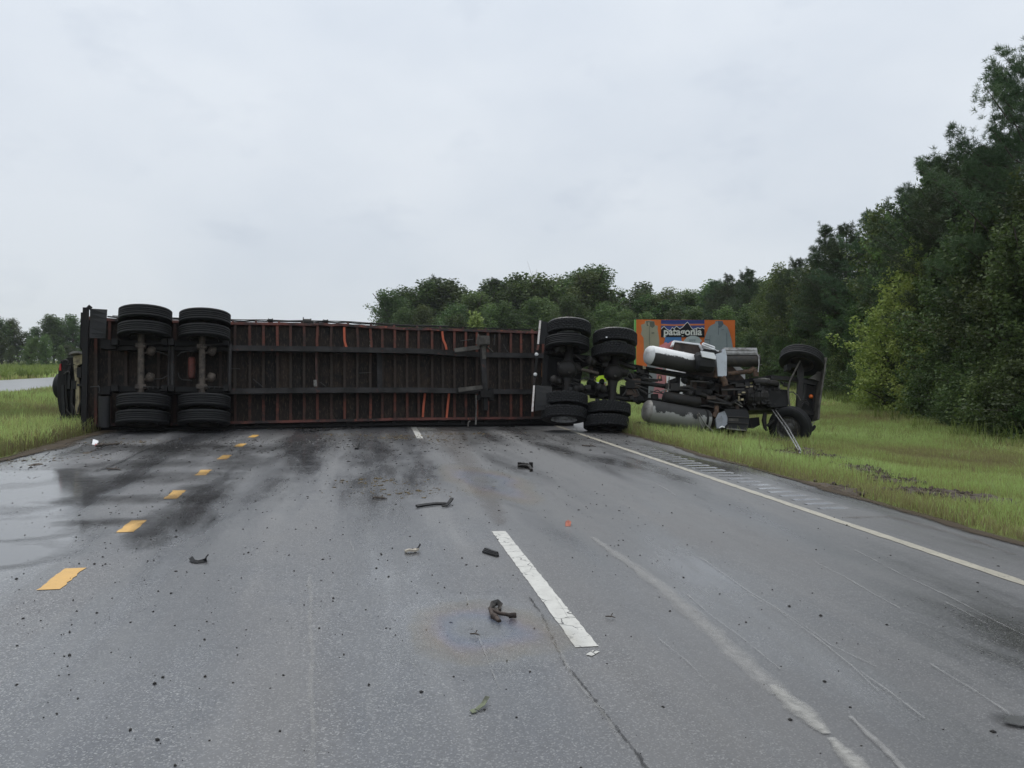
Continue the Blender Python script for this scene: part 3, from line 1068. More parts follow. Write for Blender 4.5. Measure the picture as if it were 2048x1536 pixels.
def pine(seed, h=12.0, rad=2.2, low=0.22, ntuft=1300, nl=0.165, nn=22, nw=.0105, cone=1.75):
    rng = np.random.default_rng(seed)
    mb = MB()
    tr = [Vector((0.10 * math.sin(t * 4 + seed), 0.10 * math.cos(t * 3 + seed), h * t)) for t in np.linspace(0, 1, 9)]
    mb.tube(tr, [0.014 * h * (1 - 0.93 * i / 8) + 0.01 for i in range(9)], 7)
    P, D, S = [], [], []
    z = low * h
    while z < h * 0.985:
        t = (z / h - low) / (1 - low)
        for k in range(rng.integers(3, 6)):
            az = rng.uniform(0, 6.28)
            ln = rad * (0.35 + 1.0 * math.sin(math.pi * (0.22 + 0.72 * t)) ** 0.9) * rng.uniform(0.45, 1.08)
            if t > 0.55:
                ln *= max(0.22, 1 - (t - 0.55) * cone)
            rise = (-0.10 + 0.75 * t) * ln + rng.normal(0, .12)
            b0 = Vector((0.1 * math.sin(z / h * 4 + seed), 0.1 * math.cos(z / h * 3 + seed), z))
            d = Vector((math.cos(az), math.sin(az), 0))
            p1 = b0 + d * ln * 0.55 + Vector((0, 0, rise * 0.35))
            p2 = b0 + d * ln + Vector((0, 0, rise + 0.12 * ln))
            mb.tube([b0, p1, p2], [0.045 * (1.2 - t), 0.026 * (1.2 - t) + .004, 0.008], 4, cap=False)
            sh = rng.uniform(0.2, 0.7)
            nt = int(18 + 30 * ln)
            for j in range(nt):
                f = 0.35 + 0.65 * (j + rng.uniform(0, 1)) / nt
                q = b0.lerp(p1, f / 0.55) if f < 0.55 else p1.lerp(p2, (f - 0.55) / 0.45)
                side = Vector((-d.y, d.x, 0)) * rng.normal(0, 0.30 * ln * (1.15 - f) + 0.10) + Vector((0, 0, abs(rng.normal(0, 0.20)) - 0.04))
                P.append(q + side)
                D.append((d * 0.7 + side * 0.8 + Vector((0, 0, 0.75))).normalized())
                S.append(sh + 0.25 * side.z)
        z += rng.uniform(0.026, 0.05) * h
    P, D, S = np.array(P), np.array(D), np.array(S)
    if len(P) > ntuft:
        ii = rng.choice(len(P), ntuft, replace=False)
        P, D, S = P[ii], D[ii], S[ii]
    # a tuft: a brush of thin needles opening round its twig
    n = len(P)
    dirs = rng.normal(size=(n, nn, 3))
    dirs /= np.linalg.norm(dirs, axis=2)[:, :, None]
    dirs = dirs * 0.95 + D[:, None, :] * 0.75
    dirs /= np.linalg.norm(dirs, axis=2)[:, :, None]
    ln = nl * rng.uniform(0.65, 1.2, (n, nn, 1))
    base = P[:, None, :] + dirs * 0.02 + rng.normal(0, .03, (n, nn, 3))
    tip = base + dirs * ln
    w = rng.normal(size=(n, nn, 3))
    w -= dirs * (w * dirs).sum(2)[:, :, None]
    w /= np.linalg.norm(w, axis=2)[:, :, None]
    w *= nw
    v = np.stack([base - w, base + w, tip], 2).reshape(-1, 3)
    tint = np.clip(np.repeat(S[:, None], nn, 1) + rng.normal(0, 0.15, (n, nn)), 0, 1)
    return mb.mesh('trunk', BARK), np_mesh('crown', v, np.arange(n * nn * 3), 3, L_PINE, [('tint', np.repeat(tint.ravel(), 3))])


def bare(seed, h=12.0):
    rng = np.random.default_rng(seed)
    mb = MB()
    mb.tube([(0, 0, 0), (0.1, 0, h * .5), (0, 0.1, h * .72)], [0.16, 0.11, 0.07], 7)
    tw = MB()
    for i in range(26):
        az, el_ = rng.uniform(0, 6.28), rng.uniform(0.35, 1.3)
        b = Vector((0, 0.1, h * rng.uniform(.5, .72)))
        d = Vector((math.cos(az) * math.cos(el_), math.sin(az) * math.cos(el_), math.sin(el_)))
        ln = h * rng.uniform(.16, .30)
        tip = b + d * ln
        tw.tube([b, b.lerp(tip, .5) + Vector((0, 0, -.1)), tip], [.05, .03, .012], 4, cap=False)
        for j in range(9):
            s = b.lerp(tip, rng.uniform(.4, 1))
            e = s + (d + Vector(rng.normal(0, .55, 3)) + Vector((0, 0, .3))) * ln * rng.uniform(.15, .35)
            tw.tube([s, e], [.018, .008], 3, cap=False)
    return mb.mesh('trunk', BARK_BARE), tw.mesh('crown', BARK_BARE)


H0 = 10.0
V_BROAD = [broadleaf(s, H0, r, lw, lf, nlm, per) for s, r, lw, lf, nlm, per in ((11, 2.9, .03, .115, 110, 150), (12, 2.5, .04, .11, 110, 150), (13, 3.3, .02, .12, 120, 150), (14, 2.2, .05, .11, 105, 140))]
V_TALL = [broadleaf(s, H0, 2.4, .22, .15, 80, 110) for s in (21, 22)]
V_PINE = [pine(s, H0, r, lw, n) for s, r, lw, n in ((31, 2.0, .12, 2900), (32, 1.8, .2, 2700), (33, 2.3, .08, 3100))]
V_PINEBIG = [pine(35, H0, 2.3, .15, 5200, 0.13, 30, .0075, 0.7)]
V_SHRUB = [broadleaf(s, 4.0, 1.9, .02, .085, 60, 110, clump=.36) for s in (41, 42)]
V_BARE = [bare(51, H0)]
V_SAP = [broadleaf(61, 6.0, 1.15, .12, .17, 44, 55, clump=.34)]
KINDS_ = {'broad': (V_BROAD, H0, L_OAK), 'yellow': (V_BROAD, H0, L_YEL), 'mid': (V_BROAD, H0, L_MID), 'tall': (V_TALL, H0, L_OAK), 'tallmid': (V_TALL, H0, L_MID),
          'pine': (V_PINE, H0, L_PINE), 'pinebig': (V_PINEBIG, H0, L_PINE), 'shrub': (V_SHRUB, 4.0, L_OAK), 'shrubmid': (V_SHRUB, 4.0, L_MID), 'bare': (V_BARE, H0, BARK_BARE), 'sapling': (V_SAP, 6.0, L_BRIGHT)}
NAME_ = {'pine': 'pine_tree', 'pinebig': 'pine_tree', 'shrub': 'shrub', 'shrubmid': 'shrub', 'bare': 'bare_tree', 'sapling': 'young_tree'}
CAT_ = {'pine': 'pine tree', 'pinebig': 'pine tree', 'shrub': 'shrub', 'shrubmid': 'shrub', 'bare': 'tree', 'sapling': 'young tree'}
tree_rng = random.Random(5)
ORD = 'first second third fourth fifth sixth seventh eighth ninth tenth eleventh twelfth thirteenth fourteenth fifteenth sixteenth seventeenth eighteenth nineteenth twentieth'.split()
ORD += ['twenty-' + o for o in ORD[:9]] + ['thirtieth']


def ranked(rows):
    """Each row with its place counted from the left of the row."""
    order = sorted(range(len(rows)), key=lambda i: rows[i][0])
    return [(rows[i], ORD[n]) for n, i in enumerate(order)]



def plant(px, ytop, depth, kind, label, group=None, wide=1.0, var=None):
    """A tree standing at that distance whose top reaches the given height of the picture."""
    p = at(px, 720, depth)
    z0 = zg(p.x) - 0.05
    top = CAM.z + (720 - ytop) / FPX * depth
    vs, h0, lm = KINDS_[kind]
    s = (top - z0) / h0
    tm, cm = vs[var % len(vs)] if var is not None else tree_rng.choice(vs)
    o = thing(NAME_.get(kind, 'tree'), (p.x, p.y, z0), label, CAT_.get(kind, 'tree'), group)
    o.rotation_euler = (0, 0, tree_rng.uniform(0, 6.28))
    w = s * wide * tree_rng.uniform(.92, 1.1)
    o.scale = (w, w, s)
    put('trunk', tm, o)
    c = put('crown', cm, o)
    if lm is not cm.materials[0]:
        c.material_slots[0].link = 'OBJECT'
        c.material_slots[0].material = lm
    return o


G_R, G_B, G_L = 'trees of the wood on the right', 'trees of the distant wood behind the wreck', 'trees beyond the far carriageway'
LB = {'pine': 'dark pine standing behind the skyline row of the right-hand wood', 'broad': 'dark leafy tree in the wood right of the road',
      'mid': 'mid green leafy tree in the wood right of the road', 'yellow': 'yellow-green leafy tree at the front of the right-hand wood'}
# right-hand wood: skyline pines, the depth behind them, the leafy front
plant(2068, 100, 27.5, 'pinebig', 'tallest pine, cut by the right edge of the photo, reaching highest into the sky', G_R, .85)
for a, o_ in ranked(((1938, 302, 32, 'pine'), (1893, 316, 34, 'pine'), (1975, 300, 31, 'pine'), (1850, 332, 37, 'pine'), (1742, 425, 45, 'pine'), (1692, 452, 48, 'pine'), (1652, 462, 50, 'pine'), (1592, 520, 60, 'pine'), (1500, 545, 80, 'pine'), (1455, 552, 84, 'pine'))):
    plant(*a, 'dark tufted pine, %s from the left along the skyline of the right-hand wood' % o_, G_R, 1.15)
for a in ((2015, 270, 35, 'pine'), (1960, 330, 37, 'pine'), (1915, 345, 40, 'pine'), (1870, 370, 43, 'pine'), (1815, 395, 46, 'pine'), (1765, 440, 50, 'pine'), (1715, 480, 54, 'pine'), (1670, 495, 58, 'pine'), (1625, 530, 64, 'pine'), (1570, 545, 72, 'pine')):
    plant(*a, LB['pine'], G_R, 1.15)
plant(1808, 347, 38, 'mid', 'pale-topped leafy tree breaking the skyline between the dark pines', G_R, .75)
for a, o_ in ranked(((1778, 405, 41, 'mid'), (1620, 522, 56, 'mid'), (1560, 522, 62, 'mid'), (1535, 560, 68, 'mid'))):
    plant(*a, 'mid green leafy tree, %s from the left among those between the right-hand pines' % o_, G_R, .95)
for a, o_ in ranked(((1930, 430, 29, 'broad'), (1985, 400, 27, 'broad'), (2045, 330, 25.5, 'broad'), (2085, 420, 23.5, 'broad'), (2020, 520, 24.5, 'broad'), (1965, 560, 26.5, 'broad'), (1905, 580, 29, 'broad'), (1885, 520, 31, 'broad'), (1878, 620, 32, 'broad'), (1700, 560, 46, 'broad'), (1660, 585, 50, 'broad'), (1610, 610, 56, 'broad'), (1565, 620, 64, 'broad'), (1730, 600, 43, 'broad'), (1690, 640, 45, 'broad'), (1830, 660, 33, 'broad'), (2120, 300, 26, 'broad'), (2140, 420, 22.5, 'broad'))):
    plant(*a, 'dark leafy tree, %s from the left along the front of the right-hand wood' % o_, G_R, 1.0)
plant(1798, 462, 33.8, 'yellow', 'big yellow-green leafy tree standing at the front edge of the right-hand wood', G_R, 1.0, 2)
plant(1846, 530, 31.6, 'yellow', 'second yellow-green tree, just right of the big pale one', G_R, .85, 0)
plant(1765, 610, 35.5, 'yellow', 'low yellow-green tree below the big pale one, above the grass edge', G_R, 1.0, 1)
LS = 'bushy green shrub, %s from the left along the grass edge of the right-hand wood'
for a, o_ in ranked(((1668, 705, 47.5, 'shrub'), (1700, 690, 44, 'shrubmid'), (1735, 700, 40, 'shrub'), (1765, 705, 37.5, 'shrubmid'), (1800, 700, 34.5, 'shrub'), (1835, 705, 32.5, 'shrub'), (1868, 700, 30.2, 'shrubmid'), (1900, 690, 28.4, 'shrub'), (1935, 700, 26.6, 'shrub'), (1970, 690, 25.2, 'shrub'), (2005, 690, 24, 'shrubmid'), (2045, 680, 22.8, 'shrub'), (2085, 680, 21.8, 'shrub'), (1920, 760, 26.2, 'shrub'), (1985, 770, 24, 'shrub'), (2060, 780, 21.9, 'shrub'), (1850, 765, 30.4, 'shrub'), (1785, 755, 35, 'shrub'))):
    plant(*a, LS % o_, 'shrubs along the edge of the right-hand wood', 1.1)
# distant wood
LBK = {'tall': 'dark leafy tree of the distant wood behind the overturned trailer', 'tallmid': 'mid green leafy tree of the distant wood behind the overturned trailer', 'pine': 'dark pine of the distant wood behind the overturned trailer', 'broad': 'dark leafy tree of the distant wood behind the overturned trailer', 'mid': 'mid green leafy tree of the distant wood behind the overturned trailer'}
for (px, yt, d, k), o_ in ranked(((772, 618, 112, 'broad'), (792, 572, 112, 'tall'), (815, 578, 108, 'broad'), (842, 560, 110, 'tall'), (868, 556, 112, 'pine'), (893, 553, 108, 'tall'), (918, 566, 110, 'broad'), (930, 585, 104, 'mid'), (957, 584, 104, 'mid'), (985, 560, 108, 'pine'), (1012, 545, 108, 'tall'), (1040, 548, 106, 'broad'), (1060, 560, 104, 'tall'),
                     (1098, 548, 104, 'tallmid'), (1128, 538, 102, 'mid'), (1160, 533, 102, 'broad'), (1190, 543, 100, 'mid'), (1212, 560, 104, 'mid'), (1240, 588, 112, 'pine'), (1268, 565, 116, 'tall'), (1290, 580, 112, 'pine'), (1318, 585, 106, 'mid'), (1345, 572, 100, 'mid'), (1372, 578, 96, 'broad'), (1402, 560, 94, 'tallmid'), (1432, 563, 92, 'pine'), (1462, 560, 90, 'tall'), (1490, 552, 90, 'pine'), (1520, 556, 84, 'tallmid'))):
    plant(px, yt, d, k, LBK[k].replace('the distant wood behind the overturned trailer', 'the distant wood, %s from the left along its skyline' % o_), G_B, 1.45)
for px, yt, d, k in ((800, 612, 96, 'broad'), (840, 608, 96, 'mid'), (885, 604, 94, 'broad'), (925, 625, 92, 'broad'), (975, 606, 92, 'mid'), (1020, 600, 92, 'broad'), (1070, 596, 92, 'broad'), (1115, 590, 92, 'mid'), (1165, 588, 90, 'broad'), (1210, 600, 90, 'mid'), (1255, 618, 90, 'mid'), (1300, 622, 88, 'mid'), (1350, 618, 84, 'broad'), (1400, 612, 82, 'broad'), (1450, 610, 78, 'mid'), (1500, 605, 74, 'broad'), (1540, 610, 70, 'broad'),
                     (1235, 640, 84, 'broad'), (1180, 650, 84, 'broad'), (1500, 660, 66, 'broad'), (1545, 660, 62, 'broad'), (1590, 668, 56, 'broad'), (1630, 680, 50, 'broad'), (1455, 680, 70, 'broad')):
    plant(px, yt, d, k, LBK[k].replace('tree of', 'tree low in front of'), G_B, 1.35)
SKYL = [(772, 618), (800, 572), (850, 560), (893, 553), (935, 582), (985, 560), (1012, 545), (1060, 556), (1128, 538), (1160, 533), (1200, 548), (1240, 588), (1268, 565), (1318, 585), (1372, 578), (1402, 560), (1462, 558), (1520, 552), (1560, 530)]
for n_, px in enumerate(range(790, 1550, 22)):
    y_ = float(np.interp(px, [a for a, b in SKYL], [b for a, b in SKYL])) + tree_rng.uniform(4, 20)
    plant(px, y_, 116 - (px - 790) * .03, ('mid', 'tall', 'broad')[n_ % 3], 'tree filling the gaps between the crowns of the distant wood', G_B, 1.5)
plant(1075, 537, 110, 'bare', 'leafless grey tree poking above the distant wood', None, .8)
plant(945, 621, 62, 'sapling', 'bright yellow-green young tree just above the trailer edge', None, 1.0)
# beyond the far carriageway, at the left
for (px, yt, d, k), o_ in ranked(((-60, 640, 150, 'tall'), (-30, 628, 156, 'tall'), (5, 632, 152, 'tall'), (38, 636, 154, 'tall'), (62, 652, 156, 'tall'), (-5, 655, 146, 'tall'), (108, 628, 160, 'tall'), (130, 634, 162, 'tall'), (152, 627, 160, 'tall'), (178, 634, 164, 'tall'), (205, 640, 166, 'tall'), (20, 690, 140, 'broad'), (84, 690, 150, 'broad'), (150, 688, 150, 'broad'), (180, 685, 150, 'broad'), (-30, 690, 140, 'broad'))):
    plant(px, yt, d, k, 'dark tree, %s from the left in the row beyond the far carriageway' % o_, G_L, 1.35)
plant(55, 672, 128, 'mid', 'rounded grey-green tree in front of the far left trees', G_L, 1.1, 2)
plant(92, 668, 130, 'mid', 'rounded grey-green tree beside another, nearest the trailer, beyond the far carriageway', G_L, 1.0, 0)
plant(122, 690, 132, 'mid', 'small grey-green tree half behind the crushed vehicle at the left', G_L, 1.0, 1)
plant(-12, 795, 30, 'shrubmid', 'low green bush in the median grass at the left edge of the photo', None, .7)


# ------------------------------------------------------------------ grass
def blades(name, P, hgt, wid, rng, tint, mat, lean=0.35):
    n = len(P)
    az = rng.uniform(0, 6.28, n)
    w = np.stack([np.cos(az), np.sin(az), np.zeros(n)], 1) * wid[:, None] * 0.5
    la = rng.uniform(0, 6.28, n)
    d = np.stack([np.cos(la), np.sin(la), np.zeros(n)], 1) * (hgt * np.abs(rng.normal(0, lean, n)))[:, None]
    up = np.stack([np.zeros(n), np.zeros(n), hgt], 1)
    m_ = P + up * 0.55 + d * 0.35
    t = P + up * (1 - 0.25 * (np.linalg.norm(d, axis=1) / hgt)[:, None].clip(0, 1)) + d
    v = np.stack([P - w, P + w, m_ + w * 0.7, m_ - w * 0.7, t], 1).reshape(-1, 3)
    b = (np.arange(n) * 5)[:, None]
    f = (b + np.array([[0, 1, 2, 0, 2, 3, 3, 2, 4]])).ravel()
    me = np_mesh(name, v, f, 3, mat, [('tint', np.repeat(tint, 5))])
    o = put(name, me, None)
    o['kind'] = 'stuff'
    return o


def in_view(x, y, margin=0.2):
    dx, dy = x - CAM.x, y - CAM.y
    dep = dx * c_fwd.x + dy * c_fwd.y
    lat = dx * c_rgt.x + dy * c_rgt.y
    return (dep > 1.5) & (np.abs(lat) < dep * (1024 / FPX) * (1 + margin) + 3.2)


# bare churned soil in the verge: (picture x, y, radius across, radius along)
MUD = [(1785, 960, .5, .5), (1740, 945, .4, .5), (1905, 990, .6, .45), (1960, 1000, .6, .5), (1870, 985, .45, .45), (1700, 920, .5, .6), (1610, 908, .6, .8), (1650, 915, .6, .6), (1600, 900, .5, .5), (1640, 975, .5, .9), (1665, 985, .4, .6), (1550, 883, .7, .8), (1440, 872, .5, .6), (1400, 884, .4, .5), (1840, 985, .5, .35), (1720, 935, .45, .6), (1560, 905, .4, .6),
       (60, 925, .5, .8), (120, 912, .5, .9), (180, 900, .5, .9), (215, 880, .7, .8), (10, 935, .5, .7)]
MUDG = [(ground(a, b), c, d) for a, b, c, d in MUD]


MUD_SOIL = worn('churned_soil', (0.050, 0.038, 0.026), (0.085, 0.064, 0.044), 7, rough=(.7, .95), bump=.6, c3=(0.028, 0.022, 0.017), c3lo=.55)
for i_, (g, a, b) in enumerate(MUDG):
    n, rings = 22, 4
    vs, fs = [(g.x, g.y, bumpy(g.x, g.y) + .03)], []
    for j in range(1, rings + 1):
        for i in range(n):
            t = 2 * math.pi * i / n
            k = 0.85 * j / rings * (1 + .35 * noise.noise((math.cos(t) * 1.6 + i_ * 3, math.sin(t) * 1.6, i_)))
            x, y = g.x + a * k * math.cos(t), g.y + b * k * math.sin(t)
            vs.append((x, y, bumpy(x, y) + .03 + .05 * noise.noise((x * 4, y * 4, 2)) - (.075 if j == rings else 0)))
    for i in range(n):
        fs.append((0, 1 + i, 1 + (i + 1) % n))
    for j in range(rings - 1):
        for i in range(n):
            fs.append((1 + j * n + i, 1 + (j + 1) * n + i, 1 + (j + 1) * n + (i + 1) % n, 1 + j * n + (i + 1) % n))
    me = bpy.data.meshes.new('mud_patch')
    me.from_pydata(vs, [], fs)
    me.materials.append(MUD_SOIL)
    put('mud_patch', me, land)


def mud_at(x, y):
    k = np.zeros(len(x))
    for g, a, b in MUDG:
        k = np.maximum(k, 1 - ((x - g.x) / a) ** 2 - ((y - g.y) / b) ** 2)
    return k.clip(0, 1)


def field(n, x0, x1, y0, y1, rng):
    x = rng.uniform(x0, x1, n)
    y = rng.uniform(y0, y1, n)
    k = in_view(x, y)
    return x[k], y[k]


NV = np.vectorize(lambda x, y: noise.noise((x, y, 1.7)))


def grow(name, n, x0, x1, y0, y1, seed, h, w, kind=0):
    rng = np.random.default_rng(seed)
    x, y = field(n, x0, x1, y0, y1, rng)
    big = NV(x * 0.16, y * 0.16)
    sm = NV(x * 0.9 + 40, y * 0.9)
    keep = rng.uniform(0, 1, len(x)) < (0.80 + 0.35 * sm) * (1 - 1.25 * mud_at(x, y)).clip(0.03, 1)
    if x0 > 0:      # wood floor: the grass thins out under the trees
        lat = (x - CAM.x) * c_rgt.x + y * c_rgt.y
        dep = x * c_fwd.x + y * c_fwd.y
        lim = 13.6 + (dep - 22.3) * 0.2
        keep &= rng.uniform(0, 1, len(x)) < np.clip(1.2 - (lat - lim) * 0.35, 0.06, 1)
    x, y, big, sm = x[keep], y[keep], big[keep], sm[keep]
    edge = np.clip(1 - (np.where(x > 0, x - 6.12, -5.70 - x)) / 1.6, 0, 1)
    z = np.array([bumpy(a, b) for a, b in zip(x, y)])
    hh = h * rng.uniform(0.45, 1.35, len(x)) * (1 + 0.5 * sm) * (1 + 0.15 * edge)
    hh *= np.where(edge > 0.95, 0.6, 1.0) * (1 + 0.75 * np.exp(-((y - 18.5) / 3.0) ** 2) * edge)
    tint = np.clip(0.60 + 0.85 * big + 0.35 * sm + rng.normal(0, 0.17, len(x)) - 0.34 * edge * rng.uniform(0.2, 1.3, len(x)), 0, 1)
    straw = rng.uniform(0, 1, len(x)) < 0.10 + 0.22 * edge
    rim_ = np.exp(-((np.where(x > 0, x - 6.25, -5.8 - x)) / 0.22) ** 2)
    tint = np.where(straw | (rng.uniform(0, 1, len(x)) < 0.75 * rim_), rng.uniform(0, 0.25, len(x)), tint)
    return blades(name, np.stack([x, y, z], 1), hh, w * rng.uniform(0.7, 1.3, len(x)), rng, tint, L_GRASS)


grow('grass', 190000, 6.14, 15, 4, 20, 1, 0.115, 0.010)
grow('grass', 150000, 6.14, 24, 18, 34, 2, 0.13, 0.015)
grow('grass', 60000, 6.5, 42, 33, 75, 3, 0.16, 0.03)
grow('grass', 130000, -14, -5.75, 6, 34, 4, 0.14, 0.016)
grow('grass', 60000, -17.2, -6, 30, 75, 5, 0.2, 0.03)
grow('grass', 40000, -60, -28.4, 30, 160, 6, 0.35, 0.09)


def weeds(name, n, x0, x1, y0, y1, seed, h, w, mat, ok):
    """Taller stalks standing in loose clumps over the turf."""
    rng = np.random.default_rng(seed)
    cx, cy = field(n, x0, x1, y0, y1, rng)
    keep = np.array([ok(a, b) for a, b in zip(cx, cy)])
    cx, cy = cx[keep], cy[keep]
    m_ = 14
    x = (cx[:, None] + rng.normal(0, .10, (len(cx), m_))).ravel()
    y = (cy[:, None] + rng.normal(0, .10, (len(cx), m_))).ravel()
    k = (x < -5.9) | (x > 6.25)
    x, y = x[k], y[k]
    z = np.array([bumpy(a, b) for a, b in zip(x, y)])
    base = np.repeat(rng.uniform(.1, .9, len(cx)), m_)[k]
    return blades(name, np.stack([x, y, z], 1), h * rng.uniform(.4, 1.3, len(x)), w * rng.uniform(.7, 1.3, len(x)), rng, np.clip(base + rng.normal(0, .12, len(x)), 0, 1), mat, .55)


def treeline(x, y):
    lat = (x - CAM.x) * c_rgt.x + y * c_rgt.y
    dep = x * c_fwd.x + y * c_fwd.y
    return lat - (13.2 + (dep - 22.3) * 0.2)


weeds('weeds', 900, 6.3, 16, 7, 40, 21, .30, .014, L_GRASS, lambda x, y: noise.noise((x * .5, y * .3, 5)) > .05)
weeds('weeds', 700, 6.2, 9.5, 15, 24, 22, .30, .012, L_GRASS, lambda x, y: abs(x - 6.9) < .9)
weeds('weeds', 1500, 10, 30, 18, 60, 23, .55, .022, L_WEED, lambda x, y: -1.4 < treeline(x, y) < .6)
weeds('weeds', 900, -16, -6, 14, 45, 24, .34, .02, L_GRASS, lambda x, y: noise.noise((x * .4, y * .3, 8)) > .0)
weeds('weeds', 600, -9, -5.9, 16, 23, 25, .34, .014, L_GRASS, lambda x, y: True)
weeds('weeds', 2600, -60, -28.6, 60, 160, 26, .9, .10, L_WEED, lambda x, y: True)

# ================================================================== WHEELS (shared)
def tyre_mesh(lugs):
    hw, r = 0.137, 0.54
    prof = [(0.30, -hw * .62), (0.36, -hw * .92), (0.44, -hw * 1.02), (0.49, -hw * 1.0), (0.525, -hw * .93), (0.538, -hw * .84)]
    edges = [-.84, -.54, -.42, -.19, -.07, .07, .19, .42, .54, .84]
    ridge = []
    for i in range(0, len(edges) - 1, 2):
        a, b = edges[i] * hw, edges[i + 1] * hw
        ridge += [(0.542, a), (0.542, b)]
        if i + 2 < len(edges):
            ridge += [(0.520, b + .002), (0.520, edges[i + 2] * hw - .002)]
    prof += ridge
    prof += [(a, -b) for a, b in prof[5::-1]]
    mb = MB()
    n = 120 if lugs else 64

    def mod(k, j, rr):
        if not lugs or rr < 0.535:
            return rr
        # cross cuts, staggered from rib to rib
        ph = (k + 2 * (j // 4)) % (3 if lugs == 1 else 4)
        return rr - (0.021 if ph == 0 else 0.0)
    mb.lathe(prof, n, mod=mod)
    me = mb.mesh('tyre', MT['rubber'])
    me.polygons.foreach_set('use_smooth', [lugs == 0] * len(me.polygons))
    return me


def rim_mesh(mat, hub=0.0):
    mb = MB()
    mb.lathe([(0.30, -.135), (0.315, -.13), (0.30, -.12), (0.285, -.06), (0.27, .03), (0.20, .055), (0.14, .05), (0.13, .10), (0.12, .11), (0.0, .115)], 32)
    mb.lathe([(0.0, .02), (0.20, .03), (0.262, .0), (0.285, .07), (0.30, .125), (0.315, .135)], 32)
    for k in range(10):
        t = 2 * math.pi * k / 10
        mb.tube([(0.17 * math.cos(t), 0.17 * math.sin(t), .04), (0.17 * math.cos(t), 0.17 * math.sin(t), .085)], .016, 6)
    return mb.mesh('wheel', mat)


TY_RIB, TY_LUG, TY_LUG2 = tyre_mesh(0), tyre_mesh(1), tyre_mesh(2)
RIM_D, RIM_W, RIM_M = rim_mesh(MT['rim_dark']), rim_mesh(MT['rim_white']), rim_mesh(MT['rim_mid'])


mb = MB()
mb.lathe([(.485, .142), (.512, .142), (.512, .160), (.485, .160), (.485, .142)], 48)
GLINT_RING = mb.mesh('sky_glint_ring', MT['chrome'])  # added bright ring, stands in for the sky's glint on the tyre shoulder


def wheel(root, centre, axis, tyre, rim, scale=1.0, spin=0.0, label=None):
    T = ROOTS[root.name]
    M4 = frame(axis, Vector(centre) - T) @ Matrix.Rotation(spin, 4, 'Z') @ Matrix.Diagonal((scale, scale, scale, 1))
    w = put('wheel', rim, root, M4)
    put('tyre', tyre, w)
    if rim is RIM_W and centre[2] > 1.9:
        put('sky_glint_ring', GLINT_RING, w)
    if label:
        w['label'] = label
    return w


# ================================================================== FLATBED TRAILER
tA = at(340, 859, 19.0)
tA.z = zg(tA.x)
tB = at(1075, 850, 21.4)
TP = Plane(tA, Vector((tB.x - tA.x, tB.y - tA.y, 0)), R(11))
tr_root = thing('flatbed_trailer', TP(620, 855, 0).to_tuple(), 'long rusty red flatbed trailer lying on its side across the road with its underside showing', 'trailer')
tr_root.location.z = zg(tr_root.location.x)
ROOTS[tr_root.name] = Vector(tr_root.location)


def lerp_pts(pts, x):
    xs = [p[0] for p in pts]
    return float(np.interp(x, xs, [p[1] for p in pts]))


TOPR = [(165, 636), (230, 641), (340, 644), (456, 647.5), (600, 649.5), (650, 650.5), (700, 651.5), (755, 655), (800, 658), (900, 660.5), (1000, 663.5), (1075, 666), (1152, 668.5)]
BOTR = [(165, 853), (220, 850), (340, 848.5), (456, 846), (600, 843), (700, 841), (800, 838.5), (848, 838), (1000, 837), (1075, 836), (1152, 835)]
UPB = [(230, 694), (470, 696), (650, 698), (848, 702), (940, 709), (1062, 711), (1152, 713)]
LOB = [(230, 783), (470, 782.5), (600, 780.5), (700, 780), (848, 780), (980, 783), (1062, 783.5), (1152, 784)]
U_, V_, N_ = TP.u, TP.v, TP.n

# bent side rails with their stake pockets, rub rail and hanging lines
rng = random.Random(3)
pts = [TP(x, lerp_pts(TOPR, x) + (rng.uniform(-1.0, 1.0) if 560 < x < 900 else 0), .06) for x in range(172, 1153, 14)]
mb = MB()
mb.path(pts, .065, .14, V_)
mb.build('side_rail', MT['rail_red'], tr_root)
pts = [TP(x, lerp_pts(BOTR, x) + rng.uniform(-.3, .3), .06) for x in range(172, 1153, 20)]
mb = MB()
mb.path(pts, .06, .14, V_)
mb.build('side_rail', MT['rail_red'], tr_root)
mb = MB()
mb.path([TP(x, lerp_pts(BOTR, x) + 9.5 + rng.uniform(-.6, .6), .01) for x in range(180, 1140, 25)], .045, .02, V_)
mb.build('rub_rail', MT['black'], tr_root)
# deck edge channel the trailer rests on, pressed into the road
mb = MB()
for i, x in enumerate(range(172, 1148, 61)):
    x2 = min(x + 61, 1152)
    q = [TP(x, lerp_pts(BOTR, x) + 2, -.02), TP(x2, lerp_pts(BOTR, x2) + 2, -.02)]
    g_ = [Vector((p.x, p.y, zg(p.x) - .03)) - TP.nh * .03 for p in q]
    mb.prism([q[0], q[1], g_[1], g_[0]], -TP.nh * .30)
mb.build('deck_edge', MT['black'], tr_root)
mb = MB()
mb.path([TP(x, lerp_pts(TOPR, x) - 6.0 + rng.uniform(-.9, .9), .0) for x in range(215, 1080, 17)], .028, .03, V_)
mb.build('rub_rail', MT['black'], tr_root)
for x in list(range(236, 1070, 46)):
    y = lerp_pts(TOPR, x)
    mb = MB()
    mb.bar(TP(x, y - 1, .0), TP(x, y - 6.5, .0), .05, .06, U_)
    mb.build('stake_pocket', MT['rail_red'], tr_root)
    y = lerp_pts(BOTR, x)
    mb = MB()
    mb.bar(TP(x, y + 2, .0), TP(x, y + 10, .0), .07, .06, U_)
    mb.build('stake_pocket', MT['black'], tr_root)
pts = []
for i, x in enumerate(range(225, 905, 16)):
    pts.append(TP(x, lerp_pts(TOPR, x) - 8.5 + 1.6 * noise.noise((x * .02, 0, 0)), -.04))
mb = MB()
mb.tube(pts, .012, 5)
mb.build('tie_cable', MT['wire'], tr_root)
